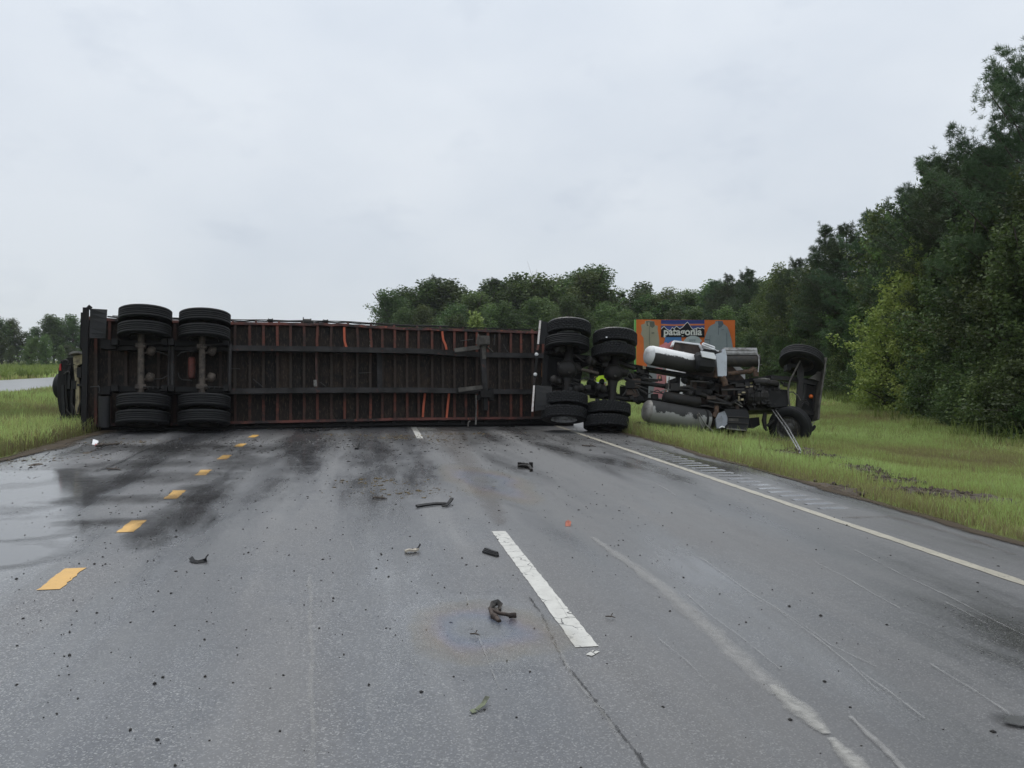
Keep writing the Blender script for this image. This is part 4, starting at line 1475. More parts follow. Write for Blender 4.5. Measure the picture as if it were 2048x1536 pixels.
for x, dy in ((541, -6.5), (651, -6.5)):
    y = lerp_pts(TOPR, x) + dy
    mb = MB()
    mb.tube([TP(x - 3.6, y, 0), TP(x + 3.6, y, 0)], .055, 10)
    mb.tube([TP(x - 7, y - 1, 0), TP(x - 3.4, y - 1, 0)], .03, 8)
    mb.bar(TP(x - 3.8, y + 3, 0), TP(x - 3.8, y - 4, 0), .02, .13, U_)
    mb.bar(TP(x + 4.2, y + 3, 0), TP(x + 4.2, y - 4, 0), .02, .13, U_)
    mb.build('strap_winch', MT['black'], tr_root)
mb = MB()
w0 = TP(615, lerp_pts(TOPR, 615) - 6, 0)
mb.tube([w0 - U_ * .09, w0 + U_ * .07], .075, 12)
mb.bar(w0 - U_ * .10 - V_ * .08, w0 - U_ * .10 + V_ * .10, .02, .16, U_)
mb.bar(w0 + U_ * .08 - V_ * .06, w0 + U_ * .08 + V_ * .07, .02, .13, U_)
mb.tube([w0 + U_ * .07, w0 + U_ * .14], .04, 8)
mb.build('strap_winch', MT['rim_dark'], tr_root)

# crossmembers with a floor panel in every bay between them
xs0 = [470.5, 499.4, 527, 554.5, 581, 608, 635, 663, 689, 714, 740, 764, 789, 814, 837, 863.5, 885, 908, 931, 953, 975, 998, 1021, 1041, 1064, 1085, 1105, 1126, 1147]
xs1 = [440, 409, 377, 350, 318, 286, 252, 220, 192, 172]
cx = sorted(xs0 + xs1)
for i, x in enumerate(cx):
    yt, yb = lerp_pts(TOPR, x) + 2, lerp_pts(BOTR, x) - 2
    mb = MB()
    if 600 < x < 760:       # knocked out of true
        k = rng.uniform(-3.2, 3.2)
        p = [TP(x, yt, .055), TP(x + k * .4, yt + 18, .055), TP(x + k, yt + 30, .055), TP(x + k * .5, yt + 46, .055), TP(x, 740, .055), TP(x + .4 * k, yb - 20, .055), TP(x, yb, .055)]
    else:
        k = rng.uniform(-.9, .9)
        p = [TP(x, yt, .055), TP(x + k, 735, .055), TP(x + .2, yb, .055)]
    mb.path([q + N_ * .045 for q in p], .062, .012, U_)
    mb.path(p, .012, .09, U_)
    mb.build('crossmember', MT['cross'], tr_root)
    if i + 1 < len(cx):
        x2 = cx[i + 1]
        mb = MB()
        q = [TP(x + .3, lerp_pts(TOPR, x), 0), TP(x2 - .3, lerp_pts(TOPR, x2), 0), TP(x2 - .3, lerp_pts(BOTR, x2), 0), TP(x + .3, lerp_pts(BOTR, x), 0)]
        mb.prism(q, -N_ * (.035 + .008 * rng.random()))
        mb.build('floor_panel', MT['floor'], tr_root)
# bent loose struts, bare orange
for pl in ([(884, 663), (886.5, 680), (891, 690), (893, 699)], [(850, 787), (847, 812), (845.5, 834)], [(898, 787), (896, 805), (893, 836)], [(688, 655), (689, 682), (693, 695)]):
    mb = MB()
    mb.path([TP(x, y, .13) for x, y in pl], .05, .035, U_)
    mb.build('bent_strut', MT['red_bright'], tr_root)

# the two main beams: web and flange, shallow over the kingpin and deep behind the legs
for line in (UPB, LOB):
    mb = MB()
    xs_ = [232, 300, 400, 470, 560, 650, 750, 850, 905, 965, 1062, 1152]
    deep = [.50, .50, .50, .47, .47, .47, .47, .47, .45, .20, .17, .17]
    fl = [TP(x, lerp_pts(line, x), d) for x, d in zip(xs_, deep)]
    mb.path(fl, .125, .016, V_)
    vs, fs = [], []
    for p, d in zip(fl, deep):
        for s_ in (-.007, .007):
            vs += [p + V_ * s_, p - N_ * d + V_ * s_]
    for i in range(len(fl) - 1):
        a, b = i * 4, i * 4 + 4
        fs += [(a, b, b + 1, a + 1), (a + 2, a + 3, b + 3, b + 2)]
    mb.add(vs, fs)
    mb.build('main_beam', MT['beam'], tr_root)
# braces and straps between the beams
for x, w, c in ((632, .05, 'red_steel'), (758, .12, 'beam')):
    mb = MB()
    mb.path([TP(x, 703, .16), TP(x + 1, 745, .16), TP(x + 1.5, 776, .16)], w, .05, U_)
    if c == 'beam':
        mb.bar(TP(x - 4, 746, .19), TP(x + 5, 746, .19), .04, .03, V_)
    mb.build('cross_brace', MT[c], tr_root)
mb = MB()
mb.bar(TP(630, 760, .18), TP(631, 773, .18), .075, .03, U_)
mb.build('bracket', MT['grey_steel'], tr_root)
for pl in ([(506, 758), (526, 774)], [(640, 764), (652, 773)], [(462, 737), (480, 737.5)], [(718, 746), (742, 745)]):
    mb = MB()
    mb.tube([TP(x, y, .1) for x, y in pl], .012, 5)
    mb.build('air_hose', MT['wire'], tr_root)

# landing gear: cross bar, two knee braces, upper leg foot and lower leg
mb = MB()
mb.bar(TP(964, 692, .52), TP(970, 782, .50), .13, .10, U_)
mb.bar(TP(962.5, 700, .50), TP(966, 778, .48), .04, .16, U_)
mb.build('landing_gear_brace', MT['beam'], tr_root)
for (a, b) in (((909, 701), (963, 694)), ((917, 780), (967, 774))):
    mb = MB()
    mb.path([TP(a[0], a[1], .47), TP((a[0] + b[0]) / 2, (a[1] + b[1]) / 2, .50), TP(b[0], b[1], .52)], .10, .05, V_)
    mb.build('knee_brace', MT['olive'], tr_root)
mb = MB()
c0 = TP(966, 683, .55)
mb.box(c0, U_ * .115, V_ * .12, N_ * .14)
mb.box(c0 + N_ * .16, U_ * .13, V_ * .10, N_ * .02)
mb.bar(TP(953, 688, .5), TP(957, 670, .5), .035, .03, U_)
mb.tube([TP(957, 668, .5), TP(955.5, 690, .5)], .018, 6)
mb.tube([TP(974, 694, .55), TP(985, 704, .4)], .025, 6)
mb.bar(c0 - V_ * .12, c0 - V_ * .45, .10, .10, U_)
mb.build('landing_leg', MT['olive'], tr_root)
mb = MB()
c1 = TP(970, 789, .52)
mb.box(c1, U_ * .13, V_ * .09, N_ * .12)
mb.box(c1 + U_ * .15, U_ * .05, V_ * .15, N_ * .09)
mb.bar(TP(954, 796, .5), TP(975, 788, .5), .11, .1, V_)
mb.bar(c1 - V_ * .07, c1 - V_ * .40, .10, .10, U_)
mb.build('landing_leg', MT['black'], tr_root)
mb = MB()
mb.tube([TP(952, 790, .55), TP(952.5, 815, .55), TP(951.5, 846, .5)], .012, 6)
mb.tube([TP(952, 840, .5), TP(951.5, 849, .5)], .022, 6)
mb.build('crank_rod', MT['grey_steel'], tr_root)
mb = MB()
mb.tube([TP(936, 854, .35), TP(936.5, 846, .35), TP(938, 843, .35), TP(940, 842.5, .33)], .018, 6)
mb.build('hook', MT['grey_steel'], tr_root)
for pl in ([(921, 682), (935, 680), (946, 679)], [(1007, 689), (1012, 700), (1018, 706)], [(990, 668), (988, 690)]):
    mb = MB()
    mb.tube([TP(x, y, .2) for x, y in pl], .010, 5)
    mb.build('air_hose', MT['wire'], tr_root)

# rear: buffer beam, side bar, mud flaps
mb = MB()
mb.path([TP(172, 616, .62), TP(171, 700, .62), TP(170, 780, .62), TP(168, 862, .60)], .11, .12, U_)
mb.build('rear_bumper', MT['black'], tr_root)
mb = MB()
mb.bar(TP(167, 628, .2), TP(165, 700, .2), .05, .3, U_)
mb.bar(TP(176, 612.5, .66), TP(182, 617, .66), .08, .06, V_)
mb.build('bumper_end', MT['black'], tr_root)
mb = MB()
fl = []
for j in range(7):
    t = j / 6
    fl.append((TP(180 - 1.0 * t, 617 + 59 * t, .72 - .04 * math.sin(t * 3)), TP(214.5 - 3.5 * t, 619 + 57 * t, .70 + .08 * math.sin(t * 2.6))))
for j in range(6):
    mb.prism([fl[j][0], fl[j][1], fl[j + 1][1], fl[j + 1][0]], -N_ * .012)
mb.build('mud_flap', MT['flap'], tr_root)
mb = MB()
for j in range(8):
    t0_, t1_ = math.pi * j / 8, math.pi * (j + 1) / 8
    q = []
    for t, y in ((t0_, 791), (t1_, 791), (t1_, 853), (t0_, 853)):
        q.append(TP(209 - 12 * math.cos(t), y + 2 * math.sin(t), .62 + .11 * math.sin(t)))
    mb.prism(q, -N_ * .012)
mb.build('mud_flap', MT['flap'], tr_root)

# running gear: slider rails, hangers, two axles, eight wheels
for y0, y1 in ((684, 690), (776, 781)):
    mb = MB()
    mb.path([TP(212, y0 + 2, .54), TP(340, y0 + 3, .54), TP(462, y0 + 3.5, .54)], .12, .10, V_)
    for x in (232, 330, 344, 452):
        mb.box(TP(x, y0 + 2, .62), U_ * .06, V_ * .07, N_ * .16)
    mb.build('slider_rail', MT['black'], tr_root)
for px, t0, t1 in ((282, 690, 776), (404, 692, 776)):
    mb = MB()
    mb.tube([TP(px + .5, 640, .72), TP(px, t0, .72), TP(px, 734, .72), TP(px - .3, t1, .72), TP(px - 1, 815, .72)], .068, 14)
    mb.box(TP(px, t0 + 2, .70), U_ * .10, V_ * .05, N_ * .10)
    mb.box(TP(px, t1 - 2, .70), U_ * .11, V_ * .05, N_ * .10)
    ax = mb.build('axle', MT['axle'], tr_root)
    for yy, xo in ((755, 18), (702, 20)):
        mb = MB()
        q = TP(px + xo, yy, .62)
        mb.lathe([(0, -.10), (.07, -.10), (.095, -.03), (.10, 0), (.095, .03), (.07, .10), (0, .11)], 16, q, V_ * .9 + U_ * .3)
        mb.tube([q, TP(px + 4, yy + 5, .70)], .02, 6)
        mb.build('brake_chamber', MT['axle'], ax)
    mb = MB()
    mb.tube([TP(px + 4, t1 - 2, .80), TP(px + 30, t1 - 1, .72), TP(px + 52, t1 + 1, .66)], .022, 8)
    mb2 = MB()
    mb2.tube([TP(px + 4, t0 - 1, .80), TP(px + 50, t0 - 4, .70)], .018, 8)
    mb2.build('torque_rod', MT['grease'], ax)
    for k in range(4):
        mb.box(TP(px + 14 + 10 * k, t1 - 1.5, .76), U_ * .015, V_ * .03, N_ * .03)
    mb.build('torque_rod', MT['grease'], ax)
for pl, r_ in (([(338, 682), (337.5, 730), (337, 776)], .025), ([(460, 688), (459, 740), (458.5, 780)], .045), ([(345, 684), (344.5, 780)], .05)):
    mb = MB()
    mb.tube([TP(x, y, .56) for x, y in pl], r_, 8)
    mb.build('spreader_tube', MT['beam'], tr_root)
mb = MB()
q0, q1 = TP(383.5, 716, .40), TP(383, 756, .40)
d_ = (q1 - q0).normalized()
mb.lathe([(0, -.03), (.06, -.02), (.083, .02), (.083, (q1 - q0).length - .02), (.06, (q1 - q0).length + .02), (0, (q1 - q0).length + .03)], 16, q0, d_)
mb.build('air_tank', worn('dull_red_tank', (0.13, 0.032, 0.022), (0.035, 0.022, 0.018), 4, .4, .6), tr_root)
for pl in ([(355, 712), (362, 705), (376, 703), (388, 702)], [(356, 745), (358, 754), (364, 759), (384, 761)], [(308, 702), (322, 705), (336, 711)], [(310, 758), (324, 757), (336, 751)], [(196, 770), (199, 779), (198, 786)], [(180, 774), (190, 773), (200, 774)]):
    mb = MB()
    P_ = [TP(x, y, .66) for x, y in pl]
    mb.tube(P_, .011, 5)
    mb.build('air_hose', MT['wire'], tr_root)
mb = MB()
mb.box(TP(213, 690, .5), U_ * .10, V_ * .10, N_ * .12)
mb.box(TP(222, 696, .55), U_ * .12, V_ * .04, N_ * .10)
mb.build('suspension_hanger', MT['black'], tr_root)
mb = MB()
mb.box(TP(212, 783, .5), U_ * .10, V_ * .08, N_ * .12)
mb.build('suspension_hanger', MT['black'], tr_root)
TAX = (Z * math.cos(R(13)) - TP.nh * math.sin(R(13)) + U_ * .02).normalized()
TPP = (TP.nh * math.cos(R(13)) + Z * math.sin(R(13)))
for (x, y) in ((283.5, 619), (282, 651), (280, 797), (278.5, 830), (406, 626), (404.5, 656.5), (405, 797), (404, 829.5)):
    c = TP(x, y, 1.22) - TPP * .54
    wheel(tr_root, c, TAX if y < 720 else -TAX, TY_RIB, RIM_D, 1.03, rng.uniform(0, 6))
# deck boards seen from the far side only: the load floor behind the panels
mb = MB()
for k in range(9):
    pass
# the wood block behind the last bay, by the tractor
mb = MB()
mb.bar(TP(1086, 726, .05), TP(1086.5, 754, .05), .09, .05, U_)
mb.build('wood_block', worn('orange_wood', (0.22, 0.10, 0.04), (0.11, 0.06, 0.035), 8), tr_root)

# ================================================================== CRUSHED VEHICLE behind the trailer's rear end
cA = at(140, 860, 19.6)
CP = Plane(Vector((cA.x, cA.y, zg(cA.x))), c_rgt.copy(), R(4))
cv = thing('crushed_car', (cA.x, cA.y, zg(cA.x)), 'crushed dark vehicle on its side sticking out behind the trailer end, red lamp on top', 'wrecked car')
cu, cvv, cn = CP.u, CP.v, CP.n
mb = MB()
out = [(122, 722), (117, 738), (114.5, 765), (115, 800), (118, 820), (124, 836), (136, 849), (150, 853), (172, 854), (172, 716), (150, 714), (134, 716)]
front = [CP(x, y, .0 + .05 * noise.noise((x * .1, y * .05, 2))) for x, y in out]
mid = [p - cn * .9 + (CP(145, 785, 0) - p) * .04 for p in front]
back = [p - cn * 1.9 + (CP(145, 785, 0) - p) * .14 for p in front]
n = len(out)
mb.add(front + mid + back, [tuple(range(n)), tuple(reversed(range(2 * n, 3 * n)))])
mb.add(front + mid + back, [((k + 1) % n + j * n, k + j * n, k + (j + 1) * n, (k + 1) % n + (j + 1) * n) for k in range(n) for j in (0, 1)], True)
mb.build('body', MT['black'], cv)
mb = MB()
mb.path([CP(x, y, .06) for x, y in ((152, 730), (153, 745), (156, 775), (156, 800), (154, 828))], .085, .05, cu)
mb.build('frame_rail', MT['yellow_frame'], cv)
mb = MB()
mb.prism([CP(146, 713, .10), CP(151, 711, .10), CP(166, 708, .10), CP(168, 727, .10), CP(160, 728, .10), CP(155, 731, .10), CP(147, 728, .10)], -cn * .12)
mb.build('bracket', MT['yellow_frame'], cv)
mb = MB()
mb.path([CP(151, 709.5, .0), CP(160, 706.5, .0), CP(168, 706, .0)], .05, .6, cvv)
mb.build('crumpled_edge', MT['grey_steel'], cv)
mb = MB()
mb.prism([CP(118.5, 729, .02), CP(121.5, 727, .02), CP(122, 741, .02), CP(118, 741, .02)], -cn * .3)
mb.build('tail_lamp', MT['lamp_red'], cv)
for pl, w, mt in (([(140, 732), (139, 750), (138, 778)], .06, 'grey_paint'), ([(126, 770), (127, 800), (129, 832)], .07, 'flap'), ([(132, 745), (133, 790), (138, 846)], .05, 'black'), ([(145, 770), (144, 800), (146, 845)], .05, 'flap')):
    mb = MB()
    mb.path([CP(x, y, .07) for x, y in pl], w, .05, cu)
    mb.build('panel_strip', MT['flap' if mt == 'grey_paint' else mt], cv)
for pl in ([(124, 722), (131, 719), (137, 722), (134, 730), (141, 728)], [(128, 748), (136, 742), (140, 746)], [(132, 818), (142, 830), (148, 838), (150, 836)], [(125, 838), (120, 833), (128, 845), (140, 850)], [(143, 806), (148, 815), (152, 832)], [(163, 800), (157, 815), (155, 826)]):
    mb = MB()
    mb.tube([CP(x, y, .12) for x, y in pl], .016, 5)
    mb.build('loose_wire', MT['wire'], cv)
mb = MB()
q = CP(128, 772, -.55)
mb.lathe([(.22, -.09), (.31, -.10), (.34, -.06), (.345, 0), (.34, .06), (.31, .10), (.22, .09)], 40, q, cu * .98 - cvv * .03 + cn * .05)
mb.build('tyre', MT['rubber'], cv)
mb = MB()
for (x, y, a, b) in ((138, 742, .05, .04), (133, 741, .05, .03), (149, 770, .06, .1), (162, 770, .07, .03), (160, 745, .05, .12)):
    mb.box(CP(x, y, .05), cu * a, cvv * b, cn * .05)
mb.build('bracket', MT['grease'], cv)
mb = MB()
mb.path([CP(117, 836, .05), CP(122, 842, .05), CP(128, 848, .04)], .012, .1, cvv)
mb.build('trim', MT['grey_steel'], cv)
mb = MB()
mb.box(CP(152, 843, .1), cu * .11, cvv * .05, cn * .1)
mb.build('mud_clump', MT['olive'], cv)

# ================================================================== TRUCK TRACTOR
qA = at(1140, 866, 20.0)
qA.z = zg(qA.x)
qB = at(1600, 866, 20.55)
QP = Plane(qA, Vector((qB.x - qA.x, qB.y - qA.y, 0)), R(13))
# let the plane pass through the wheel centres at mid height
QP.o = at(1140, 745, 20.0)
U2, V2, N2 = QP.u, QP.v, QP.n
tk = thing('truck_tractor', (QP(1370, 800, 0).x, QP(1370, 800, 0).y, zg(QP(1370, 800, 0).x)), 'red and white truck tractor on its side in the verge, axles facing the road', 'truck')
W2 = (Z * math.cos(R(16)) - QP.nh * math.sin(R(16)) + U2 * .055).normalized()
WP = (QP.nh * math.cos(R(16)) + Z * math.sin(R(16)))
rng = random.Random(9)


def T2(name, pl, r, mat, off=0.0, n=10, parent=None):
    mb = MB()
    mb.tube([QP(p[0], p[1], p[2] if len(p) > 2 else off) for p in pl], r, n)
    return mb.build(name, MT[mat], parent or tk)


def P2(name, pl, off, depth, mat, parent=None):
    mb = MB()
    mb.prism([QP(p[0], p[1], p[2] if len(p) > 2 else off) for p in pl], -N2 * depth)
    return mb.build(name, MT[mat], parent or tk)


def B2(name, a, b, w, h, off, mat, side=None, parent=None):
    mb = MB()
    mb.bar(QP(a[0], a[1], a[2] if len(a) > 2 else off), QP(b[0], b[1], b[2] if len(b) > 2 else off), w, h, side if side is not None else V2)
    return mb.build(name, MT[mat], parent or tk)


# eight drive tyres on two axles
for (x, y, ty, rm) in ((1145, 646, TY_LUG2, RIM_W), (1141, 675.5, TY_RIB, RIM_D), (1137.5, 791.5, TY_LUG2, RIM_D), (1135, 819, TY_LUG2, RIM_W),
                       (1239.5, 666, TY_LUG, RIM_W), (1236.5, 694.5, TY_LUG, RIM_D), (1225.5, 810, TY_LUG, RIM_D), (1221.5, 837, TY_LUG, RIM_D)):
    c = QP(x, y, .54) - WP * .54
    wheel(tk, c, W2 if y < 720 else -W2, ty, rm, 1.0, rng.uniform(0, 6))
# pale packing lugs between the paired tyres
for pl in ((1128, 653.5), (1140, 653.5), (1153, 655.5), (1214, 675), (1226.5, 673), (1239, 673.5), (1252, 675.5)):
    mb = MB()
    mb.box(QP(pl[0], pl[1], .42), U2 * .035, V2 * .014, N2 * .03)
    mb.build('wheel_clamp', MT['white'], tk)
# axles with round differential housings
for cx_, cy_, r_, ty0, ty1 in ((1135, 739, .235, 690, 806), (1227, 746, .225, 708, 825)):
    mb = MB()
    q = QP(cx_, cy_, .02)
    mb.lathe([(0, .20), (r_ * .55, .19), (r_ * .86, .12), (r_, .03), (r_ * 1.04, .0), (r_ * 1.04, -.05), (r_ * .9, -.10), (r_ * .6, -.25)], 28, q, N2)
    mb.tube([QP(cx_ + 5, ty0, -.04), QP(cx_ + 3, cy_ - 25, -.02), QP(cx_, cy_, -.02)], [.075, .10, .17], 14)
    mb.tube([QP(cx_ - 1, cy_, -.02), QP(cx_ - 2, cy_ + 28, -.02), QP(cx_ - 4, ty1, -.04)], [.17, .10, .075], 14)
    mb.tube([q, QP(cx_ + 14, cy_ - 2, .0), QP(cx_ + 27, cy_ + 1, -.02)], [.19, .14, .075], 14)
    for k in range(10):
        t = 2 * math.pi * k / 10
        mb.box(q + (U2 * math.cos(t) + V2 * math.sin(t)) * r_ * .97 + N2 * .05, U2 * .014, V2 * .014, N2 * .02)
    ax = mb.build('axle_housing', MT['grease'], tk)
    mb = MB()
    mb.tube([QP(cx_ + 4, cy_ + 5, .24), QP(cx_ + 3, cy_ + 7, .24)], .03, 8)
    mb.build('drain_plug', MT['olive'], ax)
for x, y, d in ((1116, 698, (-1, .1)), (1109, 760, (-1, .3)), (1207, 715, (-1, .2)), (1199, 776, (-1, .25)), (1160, 776, (1, .2)), (1180, 722, (-1, .2))):
    mb = MB()
    a = U2 * d[0] + V2 * d[1] + N2 * .45
    q = QP(x, y, .08)
    mb.lathe([(0, .10), (.06, .10), (.10, .06), (.112, .04), (.112, .02), (.10, 0), (.10, -.06), (.115, -.08), (.10, -.14), (.05, -.17), (0, -.17)], 20, q, a)
    mb.tube([q - a.normalized() * .1, q - a.normalized() * .35], .025, 6)
    mb.build('brake_chamber', MT['grease'], tk)
T2('drive_shaft', [(1160, 739), (1178, 742), (1197, 747)], .042, 'axle', .02)
T2('drive_shaft', [(1250, 755), (1258, 762), (1300, 768), (1340, 774)], .055, 'grease', .0, 12)
T2('drive_shaft', [(1350, 776), (1385, 784), (1430, 798), (1462, 811)], .062, 'grease', .02, 12)
mb = MB()
mb.box(QP(1348, 775, .02), U2 * .11, V2 * .09, N2 * .09)
mb.box(QP(1334, 772, .02), U2 * .05, V2 * .06, N2 * .07)
mb.build('centre_bearing', MT['grease'], tk)
# frame rails and cross ties
mb = MB()
mb.path([QP(x, y, -.30) for x, y in ((1088, 706), (1160, 716), (1250, 731), (1340, 747), (1400, 757), (1470, 766), (1540, 755), (1625, 763))], .075, .26, V2)
mb.build('frame_rail', MT['black'], tk)
mb = MB()
mb.path([QP(x, y, -.30) for x, y in ((1083, 770), (1160, 783), (1250, 795), (1340, 806), (1420, 814), (1500, 820), (1570, 823), (1625, 829))], .075, .26, V2)
mb.build('frame_rail', MT['black'], tk)
for x, y0, y1, w in ((1092, 705, 775, .12), (1185, 718, 788, .10), (1289, 735, 803, .22), (1356, 748, 810, .10), (1425, 758, 815, .12)):
    B2('cross_tie', (x, y0), (x - 3, y1), w, .1, -.32, 'black', U2)
# mud flaps on their striped hanger bar
mb = MB()
hb = [(1080.5, 641), (1076, 690), (1069, 760), (1064.5, 824)]
for k in range(3):
    mb.bar(QP(hb[k][0], hb[k][1], .12), QP(hb[k + 1][0], hb[k + 1][1], .12), .05, .05, U2)
bar = mb.build('mud_flap_bar', MT['black'], tk)
WHT = worn('white_marker_tape', (0.62, 0.58, 0.55), (0.36, 0.25, 0.22), 18, 0.5, 0.7, rough=(0.3, 0.5), bump=0)
mb = MB()
mb.bar(QP(1080.6, 641, .15), QP(1076.2, 688, .15), .045, .012, U2)
mb.build('marker_tape', WHT, bar)
mb = MB()
mb.bar(QP(1068.2, 771, .15), QP(1064.6, 823, .15), .042, .012, U2)
mb.build('marker_tape', WHT, bar)
for (a, b) in (((1077, 690), (1074.5, 700)), ((1069.5, 756), (1067.5, 766))):
    mb = MB()
    mb.bar(QP(a[0], a[1], .15), QP(b[0], b[1], .15), .05, .014, U2)
    mb.build('marker_tape', MT['red_steel'], bar)
for x, y in ((1073, 709), (1070.5, 749)):
    mb = MB()
    mb.lathe([(0, .05), (.03, .045), (.045, .02), (.045, 0)], 14, QP(x, y, .12), N2)
    mb.build('marker_lamp', MT['cap_white'], bar)
P2('mud_flap', [(1083, 642), (1100, 646), (1098, 687), (1079, 688)], .05, .015, 'flap')
mb = MB()
g = []
for j in range(6):
    t = j / 5
    g.append((QP(1072 - 2 * t, 770 + 52 * t, .14 + .05 * math.sin(2 * t)), QP(1104.5 - 4 * t, 773.5 + 44 * t, .16 + .10 * math.sin(2.4 * t))))
for j in range(5):
    mb.prism([g[j][0], g[j][1], g[j + 1][1], g[j + 1][0]], -N2 * .015)
mb.build('mud_flap', MT['flap'], tk)
# springs, torque arms and clutter between the axles
for pl, r_ in (([(1100, 704), (1130, 708), (1168, 717)], .045), ([(1102, 768), (1140, 778), (1172, 783)], .045), ([(1196, 718), (1230, 722), (1270, 738)], .045), ([(1190, 786), (1230, 796), (1268, 800)], .045)):
    T2('torque_arm', pl, r_, 'grease', -.08)
for pl in ([(1160, 760), (1172, 755), (1184, 760), (1196, 752)], [(1128, 768), (1140, 766), (1150, 769)], [(1130, 772), (1142, 776), (1155, 774)], [(1241, 770), (1262, 775), (1270, 786)], [(1245, 792), (1260, 772), (1268, 770), (1279, 790)], [(1255, 738), (1262, 750), (1266, 758)], [(1300, 782), (1320, 786), (1345, 792)], [(1296, 788), (1315, 780), (1330, 790)], [(1150, 709), (1165, 722), (1180, 727)]):
    T2('air_hose', pl, .014, 'wire', .05, 6)
T2('air_hose', [(1320, 783.5), (1330, 780), (1339, 779)], .018, 'grey_steel', .1, 6)
B2('bracket', (1338.5, 754), (1335.5, 790), .02, .02, .08, 'grey_steel', U2)
for x, y, a, b in ((1165, 700, .06, .05), (1175, 775, .07, .05), (1147, 779, .12, .04), (1210, 730, .07, .05), (1262, 797, .05, .04), (1283, 745, .05, .05), (1277, 742, .03, .05)):
    mb = MB()
    mb.box(QP(x, y, -.02), U2 * a, V2 * b, N2 * .08)
    mb.build('bracket', MT['grease'], tk)


# air tanks and cross bars that nearly close the gap between the axles
for a, b, r_ in (((1182, 725), (1222, 731), .10), ((1178, 738), (1194, 740), .09), ((1176, 762), (1193, 775), .10), ((1214, 772), (1232, 792), .07), ((1196, 783), (1230, 790), .07)):
    mb = MB()
    p, q = QP(a[0], a[1], -.25), QP(b[0], b[1], -.25)
    mb.lathe([(0, -.02), (r_ * .7, 0), (r_, .04), (r_, (q - p).length - .04), (r_ * .7, (q - p).length), (0, (q - p).length + .02)], 14, p, q - p)
    mb.build('air_tank', MT['black'], tk)
P2('rail_plate', [(1186, 716), (1222, 722), (1220, 752), (1206, 750), (1188, 753)], -.40, .03, 'black')
P2('rail_plate', [(1268, 742), (1290, 745), (1290, 772), (1270, 770)], -.40, .03, 'black')
P2('rail_plate', [(1240, 772), (1292, 778), (1290, 806), (1240, 802)], -.38, .03, 'black')
P2('rail_plate', [(1176, 777), (1232, 780), (1232, 800), (1180, 796)], -.40, .03, 'black')
P2('rail_plate', [(1088, 700), (1184, 712), (1184, 728), (1166, 735), (1160, 775), (1090, 772)], -.42, .03, 'black')

# fuel tanks in their own straps
def tank(p0, p1, r, mat, cap, off, name='fuel_tank', off2=None):
    a, b = QP(p0[0], p0[1], off), QP(p1[0], p1[1], off if off2 is None else off2)
    ln = (b - a).length
    T = ROOTS[tk.name]
    mb = MB()
    mb.lathe([(r * .96, 0), (r, .03), (r, ln - .03), (r * .96, ln)], 36)
    for h in (.28 * ln, .72 * ln):
        mb.lathe([(r + .001, h - .006), (r + .006, h - .004), (r + .006, h + .004), (r + .001, h + .006)], 36)
    o = put(name, mb.mesh(name, mat), tk, frame(b - a, a - T))
    mb = MB()
    mb.lathe([(0, -.13), (r * .45, -.122), (r * .75, -.09), (r * .93, -.04), (r * .985, .02)], 36)
    put('tank_end', mb.mesh('tank_end', cap), o)
    mb = MB()
    mb.lathe([(r * .965, ln - .01), (r * .88, ln + .02), (r * .6, ln + .045), (0, ln + .055)], 36)
    put('tank_end', mb.mesh('tank_end', cap), o)
    return o, a, b


t_up, ta, tb = tank((1300, 710.5), (1387, 728), .24, MT['tank_white'], MT['cap_white'], .16, off2=-.12)
t_lo, tc_, td = tank((1296, 822), (1414, 842), .275, MT['tank_grey'], MT['cap_grey'], .16, off2=-.05)
dd = (td - tc_).normalized()
mb = MB()
for f in (.93,):
    q = tc_.lerp(td, f)
    mb.lathe([(.272, -.03), (.282, -.028), (.282, .028), (.272, .03)], 32, q, dd)
mb.build('tank_strap', MT['black'], tk)
for pl in ([(1394, 828), (1400, 846), (1412, 866)], [(1397, 826), (1410, 848), (1426, 863)]):
    T2('loose_strap', pl, .016, 'grey_steel', .36, 6)
T2('filler_pipe', [(1287, 732), (1287.5, 738)], .02, 'yellow_frame', .2, 8)
T2('filler_pipe', [(1290, 732.5), (1290.5, 738)], .015, 'yellow_frame', .2, 8)
# battery box, rounded end, white lid
mb = MB()
sec = [(-.16, .19), (-.02, .215), (.10, .20), (.17, .12), (.19, 0), (.17, -.12), (.08, -.20), (-.10, -.20), (-.18, -.1), (-.19, .06)]
q0, q1 = QP(1394, 724, .14), QP(1422, 727, .10)
dv = q1 - q0
n = len(sec)
ring = lambda o_, k: [o_ + N2 * (a * k) + V2 * (b * k) for a, b in sec]
vs = ring(q0 - dv.normalized() * .05, .86) + ring(q0, 1.1) + ring(q1, 1.1) + ring(q1 + dv.normalized() * .05, .9)
fs = [tuple(range(n)), tuple(reversed(range(3 * n, 4 * n)))]
for j in range(3):
    fs += [((k + 1) % n + j * n, k + j * n, k + (j + 1) * n, (k + 1) % n + (j + 1) * n) for k in range(n)]
mb.add(vs, fs)
mb.build('battery_box', MT['flap'], tk)
P2('box_lid', [(1401.5, 701.5), (1428, 706), (1432, 713), (1432, 719), (1405, 713.5)], .37, .05, 'white')
P2('bracket', [(1396, 728), (1424, 735), (1424, 742), (1396, 738)], .10, .12, 'black')
